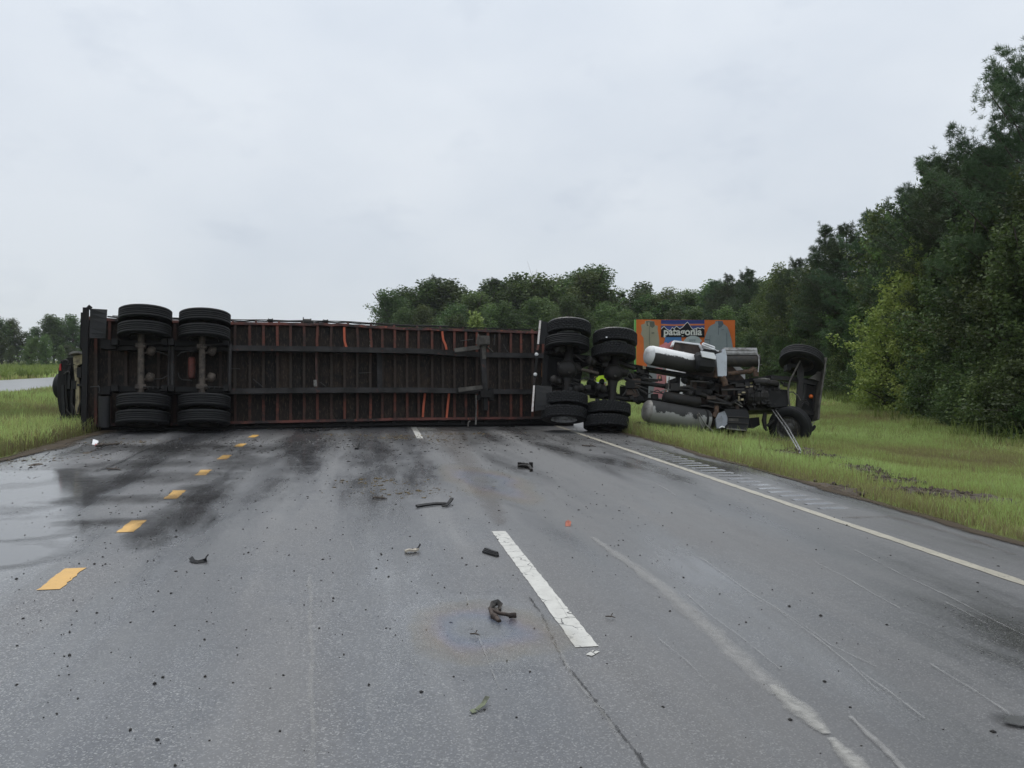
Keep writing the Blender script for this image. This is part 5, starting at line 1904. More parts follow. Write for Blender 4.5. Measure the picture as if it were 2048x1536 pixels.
# cab: underside of the sleeper, side skin on top, door step panels
P2('cab_floor', [(1371, 694), (1400, 694), (1440, 704), (1492, 762), (1490, 862), (1376, 856)], -.52, .06, 'floor_under')
mb = MB()
ft = [(1373, 699), (1373, 687), (1400, 690), (1442, 702), (1490, 742), (1492, 858), (1378, 856)]
fr = [QP(x, y, -.58) for x, y in ft]
bk = [p - N2 * 1.9 - V2 * .05 for p in fr]
n = len(ft)
mb.add(fr + bk, [tuple(range(n)), tuple(reversed(range(n, 2 * n)))] + [((k + 1) % n, k, n + k, n + (k + 1) % n) for k in range(n)])
mb.build('cab_shell', MT['cap_white'], tk)
P2('cab_side', [(1344.5, 690), (1348, 680.5), (1400, 687), (1407, 700), (1404.5, 701.5), (1398, 689.8), (1350, 683.3), (1347, 691)], -.10, .5, 'white')
P2('cab_side_lining', [(1346, 698), (1350.3, 683.6), (1398, 690), (1404.3, 701), (1403, 714), (1346, 708)], -.16, .04, 'floor_under')
P2('cab_corner', [(1317, 693), (1332, 684), (1336, 687), (1344, 681.5), (1347, 682.5), (1345, 699), (1330, 702)], -.30, .6, 'red_cab')
P2('fender', [(1405, 689), (1430, 697), (1432, 700.5), (1412, 698)], -.02, .35, 'white')
P2('fender_lip', [(1408, 697.5), (1432, 700.5), (1437, 706), (1429, 710), (1408, 704)], -.01, .3, 'flap')
mb = MB()
q = [QP(x, y, .05) for x, y in ((1406, 686.5), (1429, 694.5), (1427, 699), (1405, 690))]
for k in range(4):
    mb.tube([q[k], q[(k + 1) % 4]], .022, 6)
mb.build('grab_frame', MT['white'], tk)
P2('step_panel', [(1432, 708), (1446, 704), (1446, 697.5), (1450.5, 697.5), (1454, 713), (1453.5, 751), (1450, 753), (1436, 752)], .12, .10, 'grey_paint')
P2('step_panel', [(1437, 826), (1449, 822), (1455, 834), (1454.5, 848), (1447, 855), (1434, 857), (1431, 838)], .12, .08, 'grey_shade')
# ribbed step or air-cleaner housing, chrome above and grimy below
mb = MB()
for k in range(5):
    y0 = 696.8 + 2.7 * k
    mb.bar(QP(1447, y0, .02 + .03 * (k % 2)), QP(1513, y0 + .6, .02 + .03 * (k % 2)), .034, .05, V2)
mb.prism([QP(1447, 695.5, .0), QP(1514, 696.5, .0), QP(1516, 711, .0), QP(1447, 710, .0)], -N2 * .35)
mb.build('step_board', MT['chrome'], tk)
mb = MB()
a, b = QP(1450, 721.5, -.05), QP(1515, 721.5, -.05)
mb.tube([a, b], .15, 24)
mb.lathe([(.15, 0), (.165, .005), (.165, .025), (.15, .03)], 24, b, (b - a).normalized())
mb.build('air_cleaner', MT['rim_dark'], tk)
T2('step_rim', [(1514, 708), (1517.5, 713), (1518, 728), (1516, 744)], .018, 'chrome', .10, 6)
T2('valve', [(1518, 729), (1524, 730)], .012, 'grey_steel', .05, 6)
# exhaust pipes
T2('exhaust_pipe', [(1455, 748), (1470, 746), (1492, 743.5), (1502, 743)], .058, 'rust', -.02, 12)
T2('exhaust_elbow', [(1500, 743, -.02), (1507, 737, .0), (1511.5, 740, .02), (1512, 753, .0)], .066, 'rust', 0, 12)
T2('exhaust_pipe', [(1444, 754), (1449, 763), (1451, 772)], .075, 'rust', .10, 14)
T2('exhaust_pipe', [(1428, 736), (1433, 744), (1431, 756)], .055, 'rust', .02, 10)
T2('exhaust_pipe', [(1433, 812), (1433, 824), (1427, 834)], .058, 'rust', .08, 12)
mb = MB()
a, b = QP(1326, 794, .06), QP(1400, 806, .06)
mb.lathe([(0, -.02), (.10, 0), (.145, .03), (.145, (b - a).length - .03), (.10, (b - a).length), (0, (b - a).length + .02)], 20, a, b - a)
mb.build('muffler', MT['grease'], tk)
P2('floor_box', [(1443, 772), (1476, 771), (1477, 793), (1444, 795)], -.30, .2, 'floor_under')
P2('floor_box', [(1384, 762), (1394, 763), (1393, 788), (1383, 786)], -.30, .15, 'floor_under')
P2('floor_opening', [(1455, 779), (1467, 779), (1467, 790), (1456, 790)], -.285, .02, 'black')
# gearbox and engine block
mb = MB()
q = QP(1513, 795, .02)
prof = [(.10, -.30), (.19, -.27), (.22, -.16), (.20, -.14), (.235, -.08), (.215, -.06), (.245, 0), (.225, .02), (.25, .08), (.23, .10), (.20, .20), (.21, .22), (.16, .26)]
mb.lathe(prof, 14, q, U2 - V2 * .06, smooth=False)
for k in range(16):
    mb.box(q + U2 * rng.uniform(-.25, .25) + V2 * rng.uniform(-.2, .2) + N2 * rng.uniform(.12, .22), U2 * rng.uniform(.02, .07), V2 * rng.uniform(.02, .05), N2 * .05)
mb.build('gearbox', MT['grease'], tk)
mb = MB()
for k in range(5):
    mb.lathe([(.03 + .025 * k, .0), (.04 + .025 * k, .015), (.05 + .025 * k, 0)], 20, QP(1508, 786, .24 - .012 * k), N2)
mb.build('bell_housing', MT['grease'], tk)
mb = MB()
mb.prism([QP(1534, 782, .16), QP(1540, 780, .18), QP(1572, 779, .18), QP(1579, 783, .16), QP(1579, 806, .16), QP(1574, 812, .18), QP(1540, 815, .18), QP(1534, 812, .16)], -N2 * .34)
for x in (1540, 1548, 1556, 1564, 1572):
    mb.box(QP(x, 780.5, .19), U2 * .012, V2 * .012, N2 * .02)
    mb.box(QP(x, 813, .19), U2 * .012, V2 * .012, N2 * .02)
mb.build('oil_pan', MT['black'], tk)
mb = MB()
mb.prism([QP(1488, 770, -.02), QP(1530, 762, -.02), QP(1556, 762, -.02), QP(1560, 778, -.02), QP(1576, 780, -.02), QP(1576, 818, -.02), QP(1500, 820, -.02), QP(1486, 800, -.02)], -N2 * .75)
mb.build('engine_block', MT['grease'], tk)
mb = MB()
a, b = QP(1508, 764, .04), QP(1556, 768, .04)
mb.lathe([(.05, -.02), (.085, 0), (.09, .05), (.08, .30), (.09, (b - a).length - .04), (.07, (b - a).length), (0, (b - a).length)], 16, a, b - a)
mb.build('exhaust_manifold', MT['grease'], tk)
mb = MB()
for k in range(34):
    q = QP(rng.uniform(1486, 1574), rng.uniform(764, 822), rng.uniform(-.05, .16))
    if rng.random() < .5:
        mb.box(q, U2 * rng.uniform(.02, .06), V2 * rng.uniform(.02, .06), N2 * rng.uniform(.02, .06))
    else:
        mb.tube([q, q + U2 * rng.uniform(-.15, .15) + V2 * rng.uniform(-.15, .15)], rng.uniform(.012, .03), 6)
mb.build('engine_fittings', MT['grease'], tk)['kind'] = 'stuff'
for (x, y, a, b) in ((1479, 789, .05, .02), (1487, 785, .06, .02), (1484, 799, .05, .03), (1478, 797, .02, .07), (1494, 774, .04, .02), (1503, 773, .05, .02)):
    mb = MB()
    mb.box(QP(x, y, .16), U2 * a * .7, V2 * b * .8, N2 * .02)
    mb.build('bright_fitting', MT['yellow_frame'], tk)
for pl in ([(1516, 757), (1530, 757), (1540, 759)], [(1553, 763), (1559, 768), (1558, 776), (1564, 782), (1576, 784)], [(1520, 760), (1528, 757), (1534, 760)]):
    T2('fuel_line', pl, .014, 'grey_steel', .08, 6)
T2('linkage_rod', [(1470, 805), (1485, 814)], .014, 'grey_steel', .1, 6)
T2('linkage_rod', [(1474, 800), (1484, 809)], .012, 'grey_steel', .1, 6)
# hoses, brackets and small boxes hung all over the frame between tanks and engine
for i in range(96):
    x, y = rng.uniform(1100 if i > 62 else 1255, 1500), 0
    t = (x - 1255) / 245
    y = rng.uniform(742 + 26 * t, 800 + 22 * t)
    if 1292 < x < 1345 and y < 790:
        continue
    o_ = rng.uniform(-.24, .10 if x > 1255 else -.1)
    mb = MB()
    if i % 3 == 0:
        mb.box(QP(x, y, o_), U2 * rng.uniform(.04, .12), V2 * rng.uniform(.03, .09), N2 * rng.uniform(.04, .10))
        mb.build('bracket', MT[rng.choice(['grease', 'black', 'floor_under'])], tk)
    elif i % 3 == 1:
        p = QP(x, y, o_)
        q = p + U2 * rng.uniform(.2, .6) + V2 * rng.uniform(-.12, .05)
        mb.tube([p, p.lerp(q, .4) + V2 * rng.uniform(-.06, .06) + N2 * .05, q], rng.uniform(.014, .028), 6)
        mb.build('air_hose', MT['wire'], tk)
    else:
        p = QP(x, y, o_)
        d_ = (U2 * rng.uniform(-.3, 1) + N2 * .4 + V2 * rng.uniform(-.3, .3)).normalized()
        r_ = rng.uniform(.05, .09)
        mb.lathe([(0, -.12), (r_ * .8, -.11), (r_, -.08), (r_, .08), (r_ * .8, .11), (0, .12)], 14, p, d_)
        mb.build('valve_body', MT[rng.choice(['grease', 'black', 'rim_dark'])], tk)
# lower step box under the cab
mb = MB()
mb.prism([QP(1449, 818, .10), QP(1494, 819, .10), QP(1499, 832, .10), QP(1498, 850, .10), QP(1494, 862, .10), QP(1451, 858, .10)], -N2 * .45)
bx = mb.build('step_box', MT['flap'], tk)
for y in (833, 845):
    B2('step_edge', (1454, y), (1497, y + 2), .022, .04, .12, 'rim_dark', V2, bx)
B2('step_edge', (1452, 857), (1492, 861), .03, .04, .12, 'grey_steel', V2, bx)
P2('step_plate', [(1457, 836), (1477, 837), (1477, 843), (1457, 842)], .115, .01, 'olive', bx)
P2('side_sill', [(1276, 843), (1300, 846), (1330, 851), (1342, 853), (1341, 862), (1278, 858)], -.1, .3, 'black')
T2('sill_edge', [(1281, 845), (1310, 849), (1342, 853)], .014, 'grey_steel', .02, 6)
T2('sill_edge', [(1278, 851), (1310, 855), (1340, 858)], .012, 'grey_steel', .02, 6)
# front axle, steered wheels
mb = MB()
mb.path([QP(1598, 728, .0), QP(1601, 745, .05), QP(1600, 765, .08), QP(1598, 800, .08), QP(1596, 825, .05)], .12, .10, U2)
mb.path([QP(1606, 738, -.1), QP(1604, 757, -.1), QP(1600, 765, -.1)], .05, .08, U2)
mb.path([QP(1611, 765, -.1), QP(1610, 785, -.1), QP(1607, 802, -.1)], .035, .05, U2)
mb.build('front_axle', MT['grease'], tk)
T2('steering_rod', [(1600, 722), (1590, 742), (1580, 762), (1576, 782), (1578, 803), (1580.5, 824)], .022, 'olive', .2, 8)
T2('air_hose', [(1576, 784), (1586, 784), (1595, 791), (1601, 801)], .016, 'olive', .2, 6)
mb = MB()
mb.path([QP(1540, 756, -.1), QP(1570, 757, -.1), QP(1584, 759, -.1), QP(1604, 763, -.1), QP(1632, 768, -.1)], .10, .12, V2)
mb.build('leaf_spring', MT['grease'], tk)
mb = MB()
mb.path([QP(1550, 819, -.1), QP(1580, 820, -.1), QP(1606, 824, -.1), QP(1632, 829, -.1)], .10, .12, V2)
mb.build('leaf_spring', MT['grease'], tk)
for k in range(3):
    T2('air_hose', [(1595 + 4 * k, 806 + 3 * k), (1604 + 2 * k, 801 + 2 * k), (1612, 800 + 4 * k), (1617, 808 + 2 * k)], .018, 'grease', .1, 6)
mb = MB()
mb.box(QP(1585, 733, -.05), U2 * .14, V2 * .05, N2 * .1)
mb.box(QP(1575, 736, -.05), U2 * .05, V2 * .07, N2 * .1)
mb.build('steering_gear', MT['black'], tk)
f_up = (Z * .80 - QP.nh * .50 + c_rgt * .36).normalized()
wheel(tk, QP(1603, 721, .0), f_up, TY_RIB, RIM_D, .97, .3, 'raised front wheel turned to show its inner face')
f_lo = (c_rgt * -.62 - c_fwd * .74 - Z * .18).normalized()
wheel(tk, QP(1580, 854, .08), f_lo, TY_RIB, RIM_M, .93, .3, 'front wheel twisted out from under the axle onto the grass')
for k in range(5):
    t = k * 1.25
    mb = MB()
    e1_ = f_lo.orthogonal().normalized()
    e2_ = f_lo.cross(e1_)
    mb.tube([QP(1580, 854, .08) + f_lo * .06 + (e1_ * math.cos(t) + e2_ * math.sin(t)) * .13, QP(1580, 854, .08) + f_lo * .11 + (e1_ * math.cos(t) + e2_ * math.sin(t)) * .13], .014, 6)
    mb.build('wheel_bolt', MT['chrome'], tk)
T2('knuckle', [(1530, 826), (1528, 840), (1530, 855), (1534, 862)], [.05, .06, .05, .03], 'grease', -.05, 8)
T2('knuckle', [(1560, 832), (1545, 842), (1535, 852)], [.04, .05, .04], 'grease', -.05, 8)
P2('torn_bracket', [(1500, 836), (1518, 834), (1520, 850), (1508, 856), (1499, 855)], -.2, .1, 'black')
# bumper standing on end with radiator support behind it
mb = MB()
bp = [(1646, 718), (1643, 745), (1640, 765), (1636, 790), (1633, 815), (1631, 841)]
for i in range(len(bp) - 1):
    (x0, y0), (x1, y1) = bp[i], bp[i + 1]
    mb.bar(QP(x0, y0, .02), QP(x1, y1, .02), .045, .34, U2)
bmp = mb.build('bumper', MT['olive'], tk)
P2('bumper_end', [(1643, 717), (1649.5, 717), (1641, 764), (1632, 760), (1618, 757), (1634, 746)], .05, .06, 'olive')
P2('bumper_lamp', [(1643.5, 727), (1647.5, 726), (1645.5, 740), (1641.5, 740)], .065, .03, 'yellow_frame', bmp)
P2('radiator_support', [(1610, 762), (1640, 762), (1634, 800), (1629, 842), (1618, 842), (1600, 828), (1606, 800)], -.12, .12, 'black')
P2('radiator_rib', [(1630, 764), (1634, 764), (1626, 836), (1622, 836)], -.08, .05, 'grease')
mb = MB()
mb.lathe([(0, .05), (.03, .045), (.05, .02), (.055, 0)], 14, QP(1622, 793, -.08), N2)
mb.build('turn_lamp', MT['lamp_amber'], tk)
mb = MB()
mb.lathe([(0, .05), (.03, .045), (.05, .02), (.055, -.08)], 14, QP(1605, 839, .0), N2)
mb.build('bottle_cap', MT['blue_cap'], tk)
P2('washer_bottle', [(1608, 844), (1618, 843), (1614, 853), (1610, 855)], .0, .1, 'grey_paint')
for pl in ([(1612, 853), (1620, 846), (1625, 848)], [(1621, 848), (1626, 853), (1624, 858)], [(1629, 842), (1624, 850)]):
    T2('mirror_arm', pl, .012, 'grey_steel', .1, 6)
P2('mirror', [(1616, 856), (1622, 856), (1630, 849.5), (1632.5, 853), (1629, 860), (1622, 865), (1618, 864)], .14, .06, 'black')
T2('torn_trim', [(1438, 856), (1444, 853), (1449, 855)], .02, 'white', .15, 6)

# two bright trim strips that lean out of the wreck into the grass
tg = ground(1602, 906)
ts = thing('trim_strips', tuple(tg), 'pair of bent shiny metal strips leaning from the truck engine down into the grass', 'metal trim')
top = QP(1544, 819, .22)
for s_, n_ in ((0, 'strip'), (1, 'strip')):
    o_ = c_rgt * (.085 * s_) + Z * (.0 - .01 * s_)
    mb = MB()
    pl = [top + o_, top.lerp(tg, .5) + o_ * .9 + Z * .03, tg + o_ * .5 - Z * .03]
    mb.path(pl, .028, .012, c_rgt)
    mb.build(n_, MT['bright_steel'], ts)

# ================================================================== BILLBOARD
bdep = 45.0
bq = at(1370, 800, bdep)
BP = Plane(Vector((bq.x, bq.y, zg(bq.x))), c_rgt.copy(), 0.0)
BP.n = BP.nh
BP.v = Z.copy()
bb = thing('billboard', (bq.x, bq.y, zg(bq.x)), 'orange clothing billboard with a vest, a grey jacket and mountain logo, behind the overturned truck', 'billboard')


def flat(name, col, rough=.5):
    return worn(name, col, tuple(c * .8 for c in col), 1.5, 0.4, 0.8, rough=(rough, rough), bump=0, spec=0.2)


BX = lambda x, y: (1260 + .16925 * x, 620 + .16925 * y)
BLAYER = [0]


def bpoly(name, pts, mat, raw=False, parent=None, lift=None):
    BLAYER[0] += 1
    off = .004 * BLAYER[0] if lift is None else lift
    mb = MB()
    q = [BP(*(p if raw else BX(*p)), off) for p in pts]
    mb.prism(q, -BP.n * .0035)
    return mb.build(name, mat, parent or panel)


C_OR, C_OR2 = flat('billboard_orange', (0.66, 0.16, 0.035)), flat('billboard_orange_band', (0.62, 0.20, 0.08))
mb = MB()
mb.prism([BP(x, y, 0) for x, y in ((1270.5, 639), (1470, 640.3), (1470.5, 803), (1270.5, 803))], -BP.n * .25)
panel = mb.build('panel', C_OR, bb)
mb = MB()
mb.prism([BP(x, y, .003) for x, y in ((1269.6, 639), (1272.6, 639), (1272.6, 803), (1269.6, 803))], -BP.n * .26)
mb.build('edge_strip', flat('billboard_green_edge', (0.16, 0.42, 0.10)), bb)
for x in (1285, 1345, 1400, 1455):
    mb = MB()
    p = BP(x, 803, -.35)
    mb.bar((p.x, p.y, zg(p.x) - .4), BP(x, 645, -.35), .16, .14, c_rgt)
    mb.build('post', MT['beam'], bb)
navy, blue_, black_, whi = flat('logo_navy', (0.035, 0.055, 0.22)), flat('logo_blue', (0.060, 0.080, 0.26)), flat('logo_black', (0.010, 0.010, 0.014)), flat('logo_white', (0.66, 0.66, 0.64))
vest_c, vest_d = flat('vest_fleece', (0.33, 0.31, 0.235)), flat('vest_collar', (0.12, 0.125, 0.10))
jack_c, jack_d = flat('jacket_fleece', (0.25, 0.285, 0.305)), flat('jacket_dark', (0.10, 0.13, 0.165))
bpoly('vest', [(130, 175), (172, 160), (182, 130), (230, 122), (288, 134), (297, 178), (330, 190), (326, 230), (338, 300), (345, 345), (350, 620), (165, 620), (163, 400), (160, 330), (128, 285), (140, 235)], vest_c)
bpoly('collar', [(190, 132), (288, 134), (292, 190), (266, 212), (240, 196), (222, 186), (200, 190)], vest_d)
bpoly('collar', [(206, 150), (230, 140), (236, 190), (214, 182)], vest_c)
bpoly('zip', [(229, 190), (233, 190), (235, 620), (230, 620)], vest_d)
bpoly('pocket_tag', [(255, 266), (287, 264), (287, 277), (255, 278)], vest_d)
bpoly('logo_ground', [(367, 118), (880, 118), (880, 322), (367, 322)], blue_)
bpoly('logo_band', [(367, 118), (880, 118), (880, 152), (367, 152)], navy)
bpoly('logo_band', [(367, 164), (520, 172), (700, 164), (880, 164), (880, 180), (700, 184), (560, 186), (367, 184)], C_OR2)
ridge = [(367, 222), (402, 190), (432, 222), (472, 244), (500, 204), (520, 220), (550, 188), (590, 220), (630, 192), (658, 158), (680, 140), (700, 166), (722, 204), (745, 228), (782, 214), (800, 206), (832, 218), (852, 205), (880, 220)]
bpoly('mountain_outline', [(x, y - 2) for x, y in ridge] + [(880, 300), (367, 300)], whi)
bpoly('mountain', [(x, y + 8) for x, y in ridge] + [(880, 322), (367, 322)], black_)
# the lettering
tcu = bpy.data.curves.new('lettering', 'FONT')
tcu.body = 'patagonia'
tcu.size = 1.0
tcu.offset = 0.03
tcu.extrude = 0.0
tob = bpy.data.objects.new('lettering', tcu)
COL.objects.link(tob)
bpy.context.view_layer.update()
tme = bpy.data.meshes.new_from_object(tob.evaluated_get(bpy.context.evaluated_depsgraph_get()))
bpy.data.objects.remove(tob)
xs_ = [v.co.x for v in tme.vertices]
x0_, x1_ = min(xs_), max(xs_)
p0 = BP(*BX(398, 295), 0)
p1 = BP(*BX(848, 295), 0)
BLAYER[0] += 1
off_ = .004 * BLAYER[0]
px_, nrm = (p1 - p0) / (x1_ - x0_), BP.n
hx = (BP(*BX(398, 237), 0) - p0).length / 0.50
T = ROOTS[bb.name]
for v in tme.vertices:
    q = p0 + px_ * (v.co.x - x0_) + Z * (hx * v.co.y) + nrm * off_
    v.co = q - T
tme.name = 'lettering'
tme.materials.clear()
tme.materials.append(whi)
put('lettering', tme, panel)
# slab feet on the upright strokes, as in the painted word
mb = MB()
for x, y, w in ((410, 309, 34), (410, 240, 18), (469, 294, 16), (521, 294, 16), (577, 294, 16), (690, 294, 30), (732, 294, 30), (683, 240, 14), (766, 294, 32), (762, 240, 16), (836, 294, 20)):
    mb.prism([BP(*BX(x + a * w * .5, y + b * 3.0), off_ + .002) for a, b in ((-1, -1), (1, -1), (1, 1), (-1, 1))], -BP.n * .004)
mb.build('lettering_feet', whi, panel)
bpoly('shorts', [(418, 322), (604, 322), (616, 400), (520, 400), (510, 360), (498, 400), (400, 400)], flat('shorts_blue', (0.07, 0.20, 0.46)))
bpoly('shirt', [(632, 366), (672, 322), (715, 306), (770, 306), (815, 322), (850, 366), (822, 392), (812, 470), (668, 470), (662, 390)], flat('shirt_pale', (0.40, 0.45, 0.47)))
for k in range(4):
    bpoly('shirt_print', [(700, 350 + 9 * k), (776, 350 + 9 * k), (776, 355 + 9 * k), (700, 355 + 9 * k)], jack_d, lift=.004 * (BLAYER[0] - k if k else BLAYER[0] + 1))
bpoly('jacket', [(878, 350), (905, 265), (930, 205), (960, 178), (1002, 160), (1010, 132), (1050, 128), (1094, 132), (1104, 165), (1150, 198), (1176, 260), (1200, 350), (1218, 460), (1225, 640), (890, 640)], jack_c)
bpoly('collar', [(1010, 132), (1094, 130), (1106, 168), (1082, 200), (1050, 214), (1036, 180)], jack_d)
bpoly('collar', [(1012, 140), (1038, 134), (1046, 185), (1034, 200), (1014, 172)], jack_c)
bpoly('zip', [(1043, 195), (1048, 195), (1048, 296), (1043, 296)], jack_d)
bpoly('chest_tag', [(1082, 232), (1108, 228), (1108, 233), (1082, 237)], jack_d)
bpoly('sleeve_seam', [(1140, 270), (1144, 270), (1150, 460), (1144, 460)], jack_d)
bpoly('sleeve_seam', [(944, 300), (948, 300), (942, 460), (936, 460)], jack_d)
bpoly('elbow_patch', [(888, 345), (942, 350), (940, 357), (886, 352)], jack_d)
bpoly('pale_field', [(200, 640), (420, 640), (420, 1080), (200, 1080)], flat('billboard_grey', (0.24, 0.255, 0.27)))
bpoly('pink_coat', [(300, 682), (384, 686), (392, 740), (424, 780), (404, 960), (372, 1044), (262, 1034), (290, 900), (318, 790)], flat('coat_pink', (0.50, 0.22, 0.24)))
bpoly('coat_hood', [(330, 772), (372, 772), (380, 830), (350, 846), (326, 820)], flat('coat_hood_dark', (0.10, 0.06, 0.06)))
bpoly('coat_badge', [(340, 784), (362, 782), (364, 808), (342, 812)], flat('badge_peach', (0.66, 0.34, 0.22)))


# ================================================================== PERSON behind the wreck
def person_standing(px, depth, facing):
    p = at(px, 720, depth)
    z0 = zg(p.x)
    o = thing('person', (p.x, p.y, z0), 'person in a yellow-green high-visibility vest standing behind the truck axles', 'person')
    o.rotation_euler = (0, 0, facing)

    def skin(name, pts, edges, rad, mat, sub=2):
        me = bpy.data.meshes.new(name)
        me.from_pydata(pts, edges, [])
        ob = put(name, me, o)
        md = ob.modifiers.new('skin', 'SKIN')
        for i, r_ in enumerate(rad):
            me.skin_vertices[0].data[i].radius = r_ if isinstance(r_, tuple) else (r_, r_)
            me.skin_vertices[0].data[i].use_root = (i == 0)
        md.use_smooth_shade = True
        sb = ob.modifiers.new('sub', 'SUBSURF')
        sb.levels = sb.render_levels = sub
        me.materials.append(mat)
        return ob
    pants = worn('dark_work_trousers', (0.03, 0.033, 0.045), (0.05, 0.05, 0.06), 12, rough=(.8, .9), bump=.1)
    skinm = worn('skin', (0.36, 0.20, 0.14), (0.32, 0.17, 0.12), 12, rough=(.5, .6), bump=0)
    hv = worn('hi_vis_cloth', (0.50, 0.72, 0.03), (0.42, 0.62, 0.03), 9, rough=(.7, .8), bump=.1)
    pts, ed, rd = [(0, 0, .95)], [], [(.15, .11)]

    def add(pn, xyz, r_):
        pts.append(xyz)
        rd.append(r_)
        ed.append((pn, len(pts) - 1))
        return len(pts) - 1
    a = add(0, (0, -.01, 1.15), (.145, .105))
    b = add(a, (0, -.01, 1.38), (.17, .115))
    c = add(b, (0, 0, 1.50), (.06, .06))
    d = add(c, (0, .03, 1.60), (.075, .09))
    add(d, (0, .02, 1.72), (.075, .085))
    for s in (-1, 1):
        h = add(0, (s * .10, 0, .86), .092)
        k = add(h, (s * .115, .01, .48), .062)
        an = add(k, (s * .12, -.02, .09), .042)
        add(an, (s * .135, .13, .035), (.045, .03))
        sh = add(b, (s * .20, 0, 1.42), .058)
        el_ = add(sh, (s * .27, -.02, 1.14), .045)
        wr = add(el_, (s * .27, .09, .90), .032)
        pa = add(wr, (s * .265, .12, .82), (.022, .038))
        for f in range(4):
            kn = add(pa, (s * (.262 + .004 * f), .10 + .018 * f, .765 - .004 * (f % 2)), .010)
            add(kn, (s * (.255 + .004 * f), .105 + .018 * f, .725 - .006 * (f % 2)), .0085)
        th = add(pa, (s * .25, .155, .80), .011)
        add(th, (s * .245, .165, .765), .009)
    skin('body', pts, ed, rd, skinm)
    skin('trousers', [(0, 0, .97), (.10, 0, .86), (.115, .01, .48), (.12, -.02, .10), (-.10, 0, .86), (-.115, .01, .48), (-.12, -.02, .10)],
         [(0, 1), (1, 2), (2, 3), (0, 4), (4, 5), (5, 6)], [(.165, .125), .105, .078, .062, .105, .078, .062], pants)
    skin('vest', [(0, 0, .93), (0, -.01, 1.15), (0, -.01, 1.40), (.17, 0, 1.44), (-.17, 0, 1.44)], [(0, 1), (1, 2), (2, 3), (2, 4)], [(.175, .135), (.165, .125), (.18, .13), .07, .07], hv)
    mb = MB()
    mb.lathe([(.178, -.02), (.182, -.018), (.182, .018), (.178, .02)], 24, (0, 0, 1.05))
    put('reflective_band', mb.mesh('reflective_band', MT['grey_paint']), o)
    mb = MB()
    mb.lathe([(.0, .13), (.05, .12), (.09, .07), (.10, .01), (.096, -.02)], 18, (0, .01, 1.69))
    put('hair', mb.mesh('hair', simple('dark_hair', (0.03, 0.022, 0.018), .6)), o)
    mb = MB()
    for s in (-1, 1):
        mb.lathe([(0, .016), (.012, .01), (.016, 0)], 8, (s * .035, .098, 1.655), (0, 1, 0))
    put('eyes', mb.mesh('eyes', simple('eye', (0.05, 0.04, 0.035), .2)), o)
    mb = MB()
    mb.tube([(0, .105, 1.65), (0, .132, 1.615), (0, .11, 1.605)], [.010, .017, .012], 8)
    mb.tube([(-.028, .10, 1.575), (0, .112, 1.573), (.028, .10, 1.575)], .007, 6)
    for s in (-1, 1):
        mb.lathe([(0, .03), (.02, .02), (.03, 0), (.02, -.02)], 8, (s * .088, .02, 1.64), (s * 1, -.3, 0))
    put('face', mb.mesh('face', skinm), o)
    return o


person_standing(1202, 27.5, R(150))


# ================================================================== DEBRIS ON THE ROAD
def deb(name, px, py, label, cat, up=0.0):
    g = ground(px, py)
    o = thing(name, (g.x, g.y, g.z), label, cat)
    return o, g


def gp(px, py, dz=0.0):
    g = ground(px, py)
    return Vector((g.x, g.y, g.z + dz))


o, g = deb('tyre_shred', 398, 1124, 'curved black shred of tyre on the asphalt right of the yellow dots', 'rubber scrap')
mb = MB()
mb.path([gp(382, 1121, .022), gp(387, 1125.5, .010), gp(396, 1126.5, .009), (gp(406, 1125, .010)), gp(412, 1123.5, .014), gp(414.5, 1120, .034)], .034, .012, Z * .6 + c_fwd)
mb.build('shred', MT['rubber'], o)
o, g = deb('bent_bar', 868, 1014, 'long dark bent metal bar with forked end lying in the middle of the road', 'metal bar')
mb = MB()
mb.path([gp(833, 1016, .02), gp(850, 1013.5, .022), gp(872, 1011, .022), gp(888, 1010.5, .02), gp(897, 1011, .024), gp(904, 1007, .06)], .038, .02, Z * .3 + c_fwd)
mb.path([gp(884, 1015.5, .02), gp(892, 1014.5, .02), gp(899, 1011, .03)], .026, .016, Z * .3 + c_fwd)
mb.build('bar', MT['flap'], o)
o, g = deb('rubber_bundle', 982, 1110, 'short ribbed black rubber block left of the white dash', 'rubber scrap')
for k in range(3):
    mb = MB()
    q = Vector((0, 0, .010 + .007 * k))
    sft = c_fwd * (.026 * (k - 1))
    mb.path([gp(967 + 2 * k, 1104, .0) + q + sft, gp(980, 1108, .0) + q + sft, gp(996 - k, 1112.5, .0) + q + sft], .028, .016, c_fwd)
    mb.build('rib', MT['flap'], o)
o, g = deb('pale_splinter', 822, 1106, 'pale torn splinter with dark curled tip on the asphalt', 'splinter')
mb = MB()
mb.path([gp(810, 1105.5, .012), gp(818, 1105, .022), gp(828, 1105, .018), gp(834, 1103, .02)], .045, .018, c_fwd)
mb.build('splinter', worn('torn_wood', (0.42, 0.38, 0.31), (0.25, 0.2, 0.16), 14), o)
mb = MB()
mb.path([gp(832, 1104, .018), gp(838, 1101.5, .035), gp(840, 1100.5, .05)], .03, .012, c_fwd)
mb.build('tip', MT['flap'], o)
o, g = deb('broken_linkage', 995, 1236, 'rusty broken steel linkage with an eye end left of the white dash', 'metal part')
mb = MB()
mb.tube([gp(985, 1230, .03), gp(1000, 1236, .03), gp(1012, 1237.5, .028), gp(1022, 1238.5, .026)], [.016, .012, .012, .013], 10)
mb.lathe([(.014, -.014), (.026, -.014), (.026, .014), (.014, .014), (.014, -.014)], 16, gp(1025, 1239, .026), (0, .5, 1))
mb.build('eye_rod', MT['dark_rust'], o)
mb = MB()
mb.tube([gp(980, 1227, .035), gp(985, 1238, .026), gp(993, 1243, .022), gp(999, 1248, .018)], [.013, .014, .017, .013], 10)
mb.tube([gp(986, 1240, .028), gp(992, 1242, .02)], .022, 10)
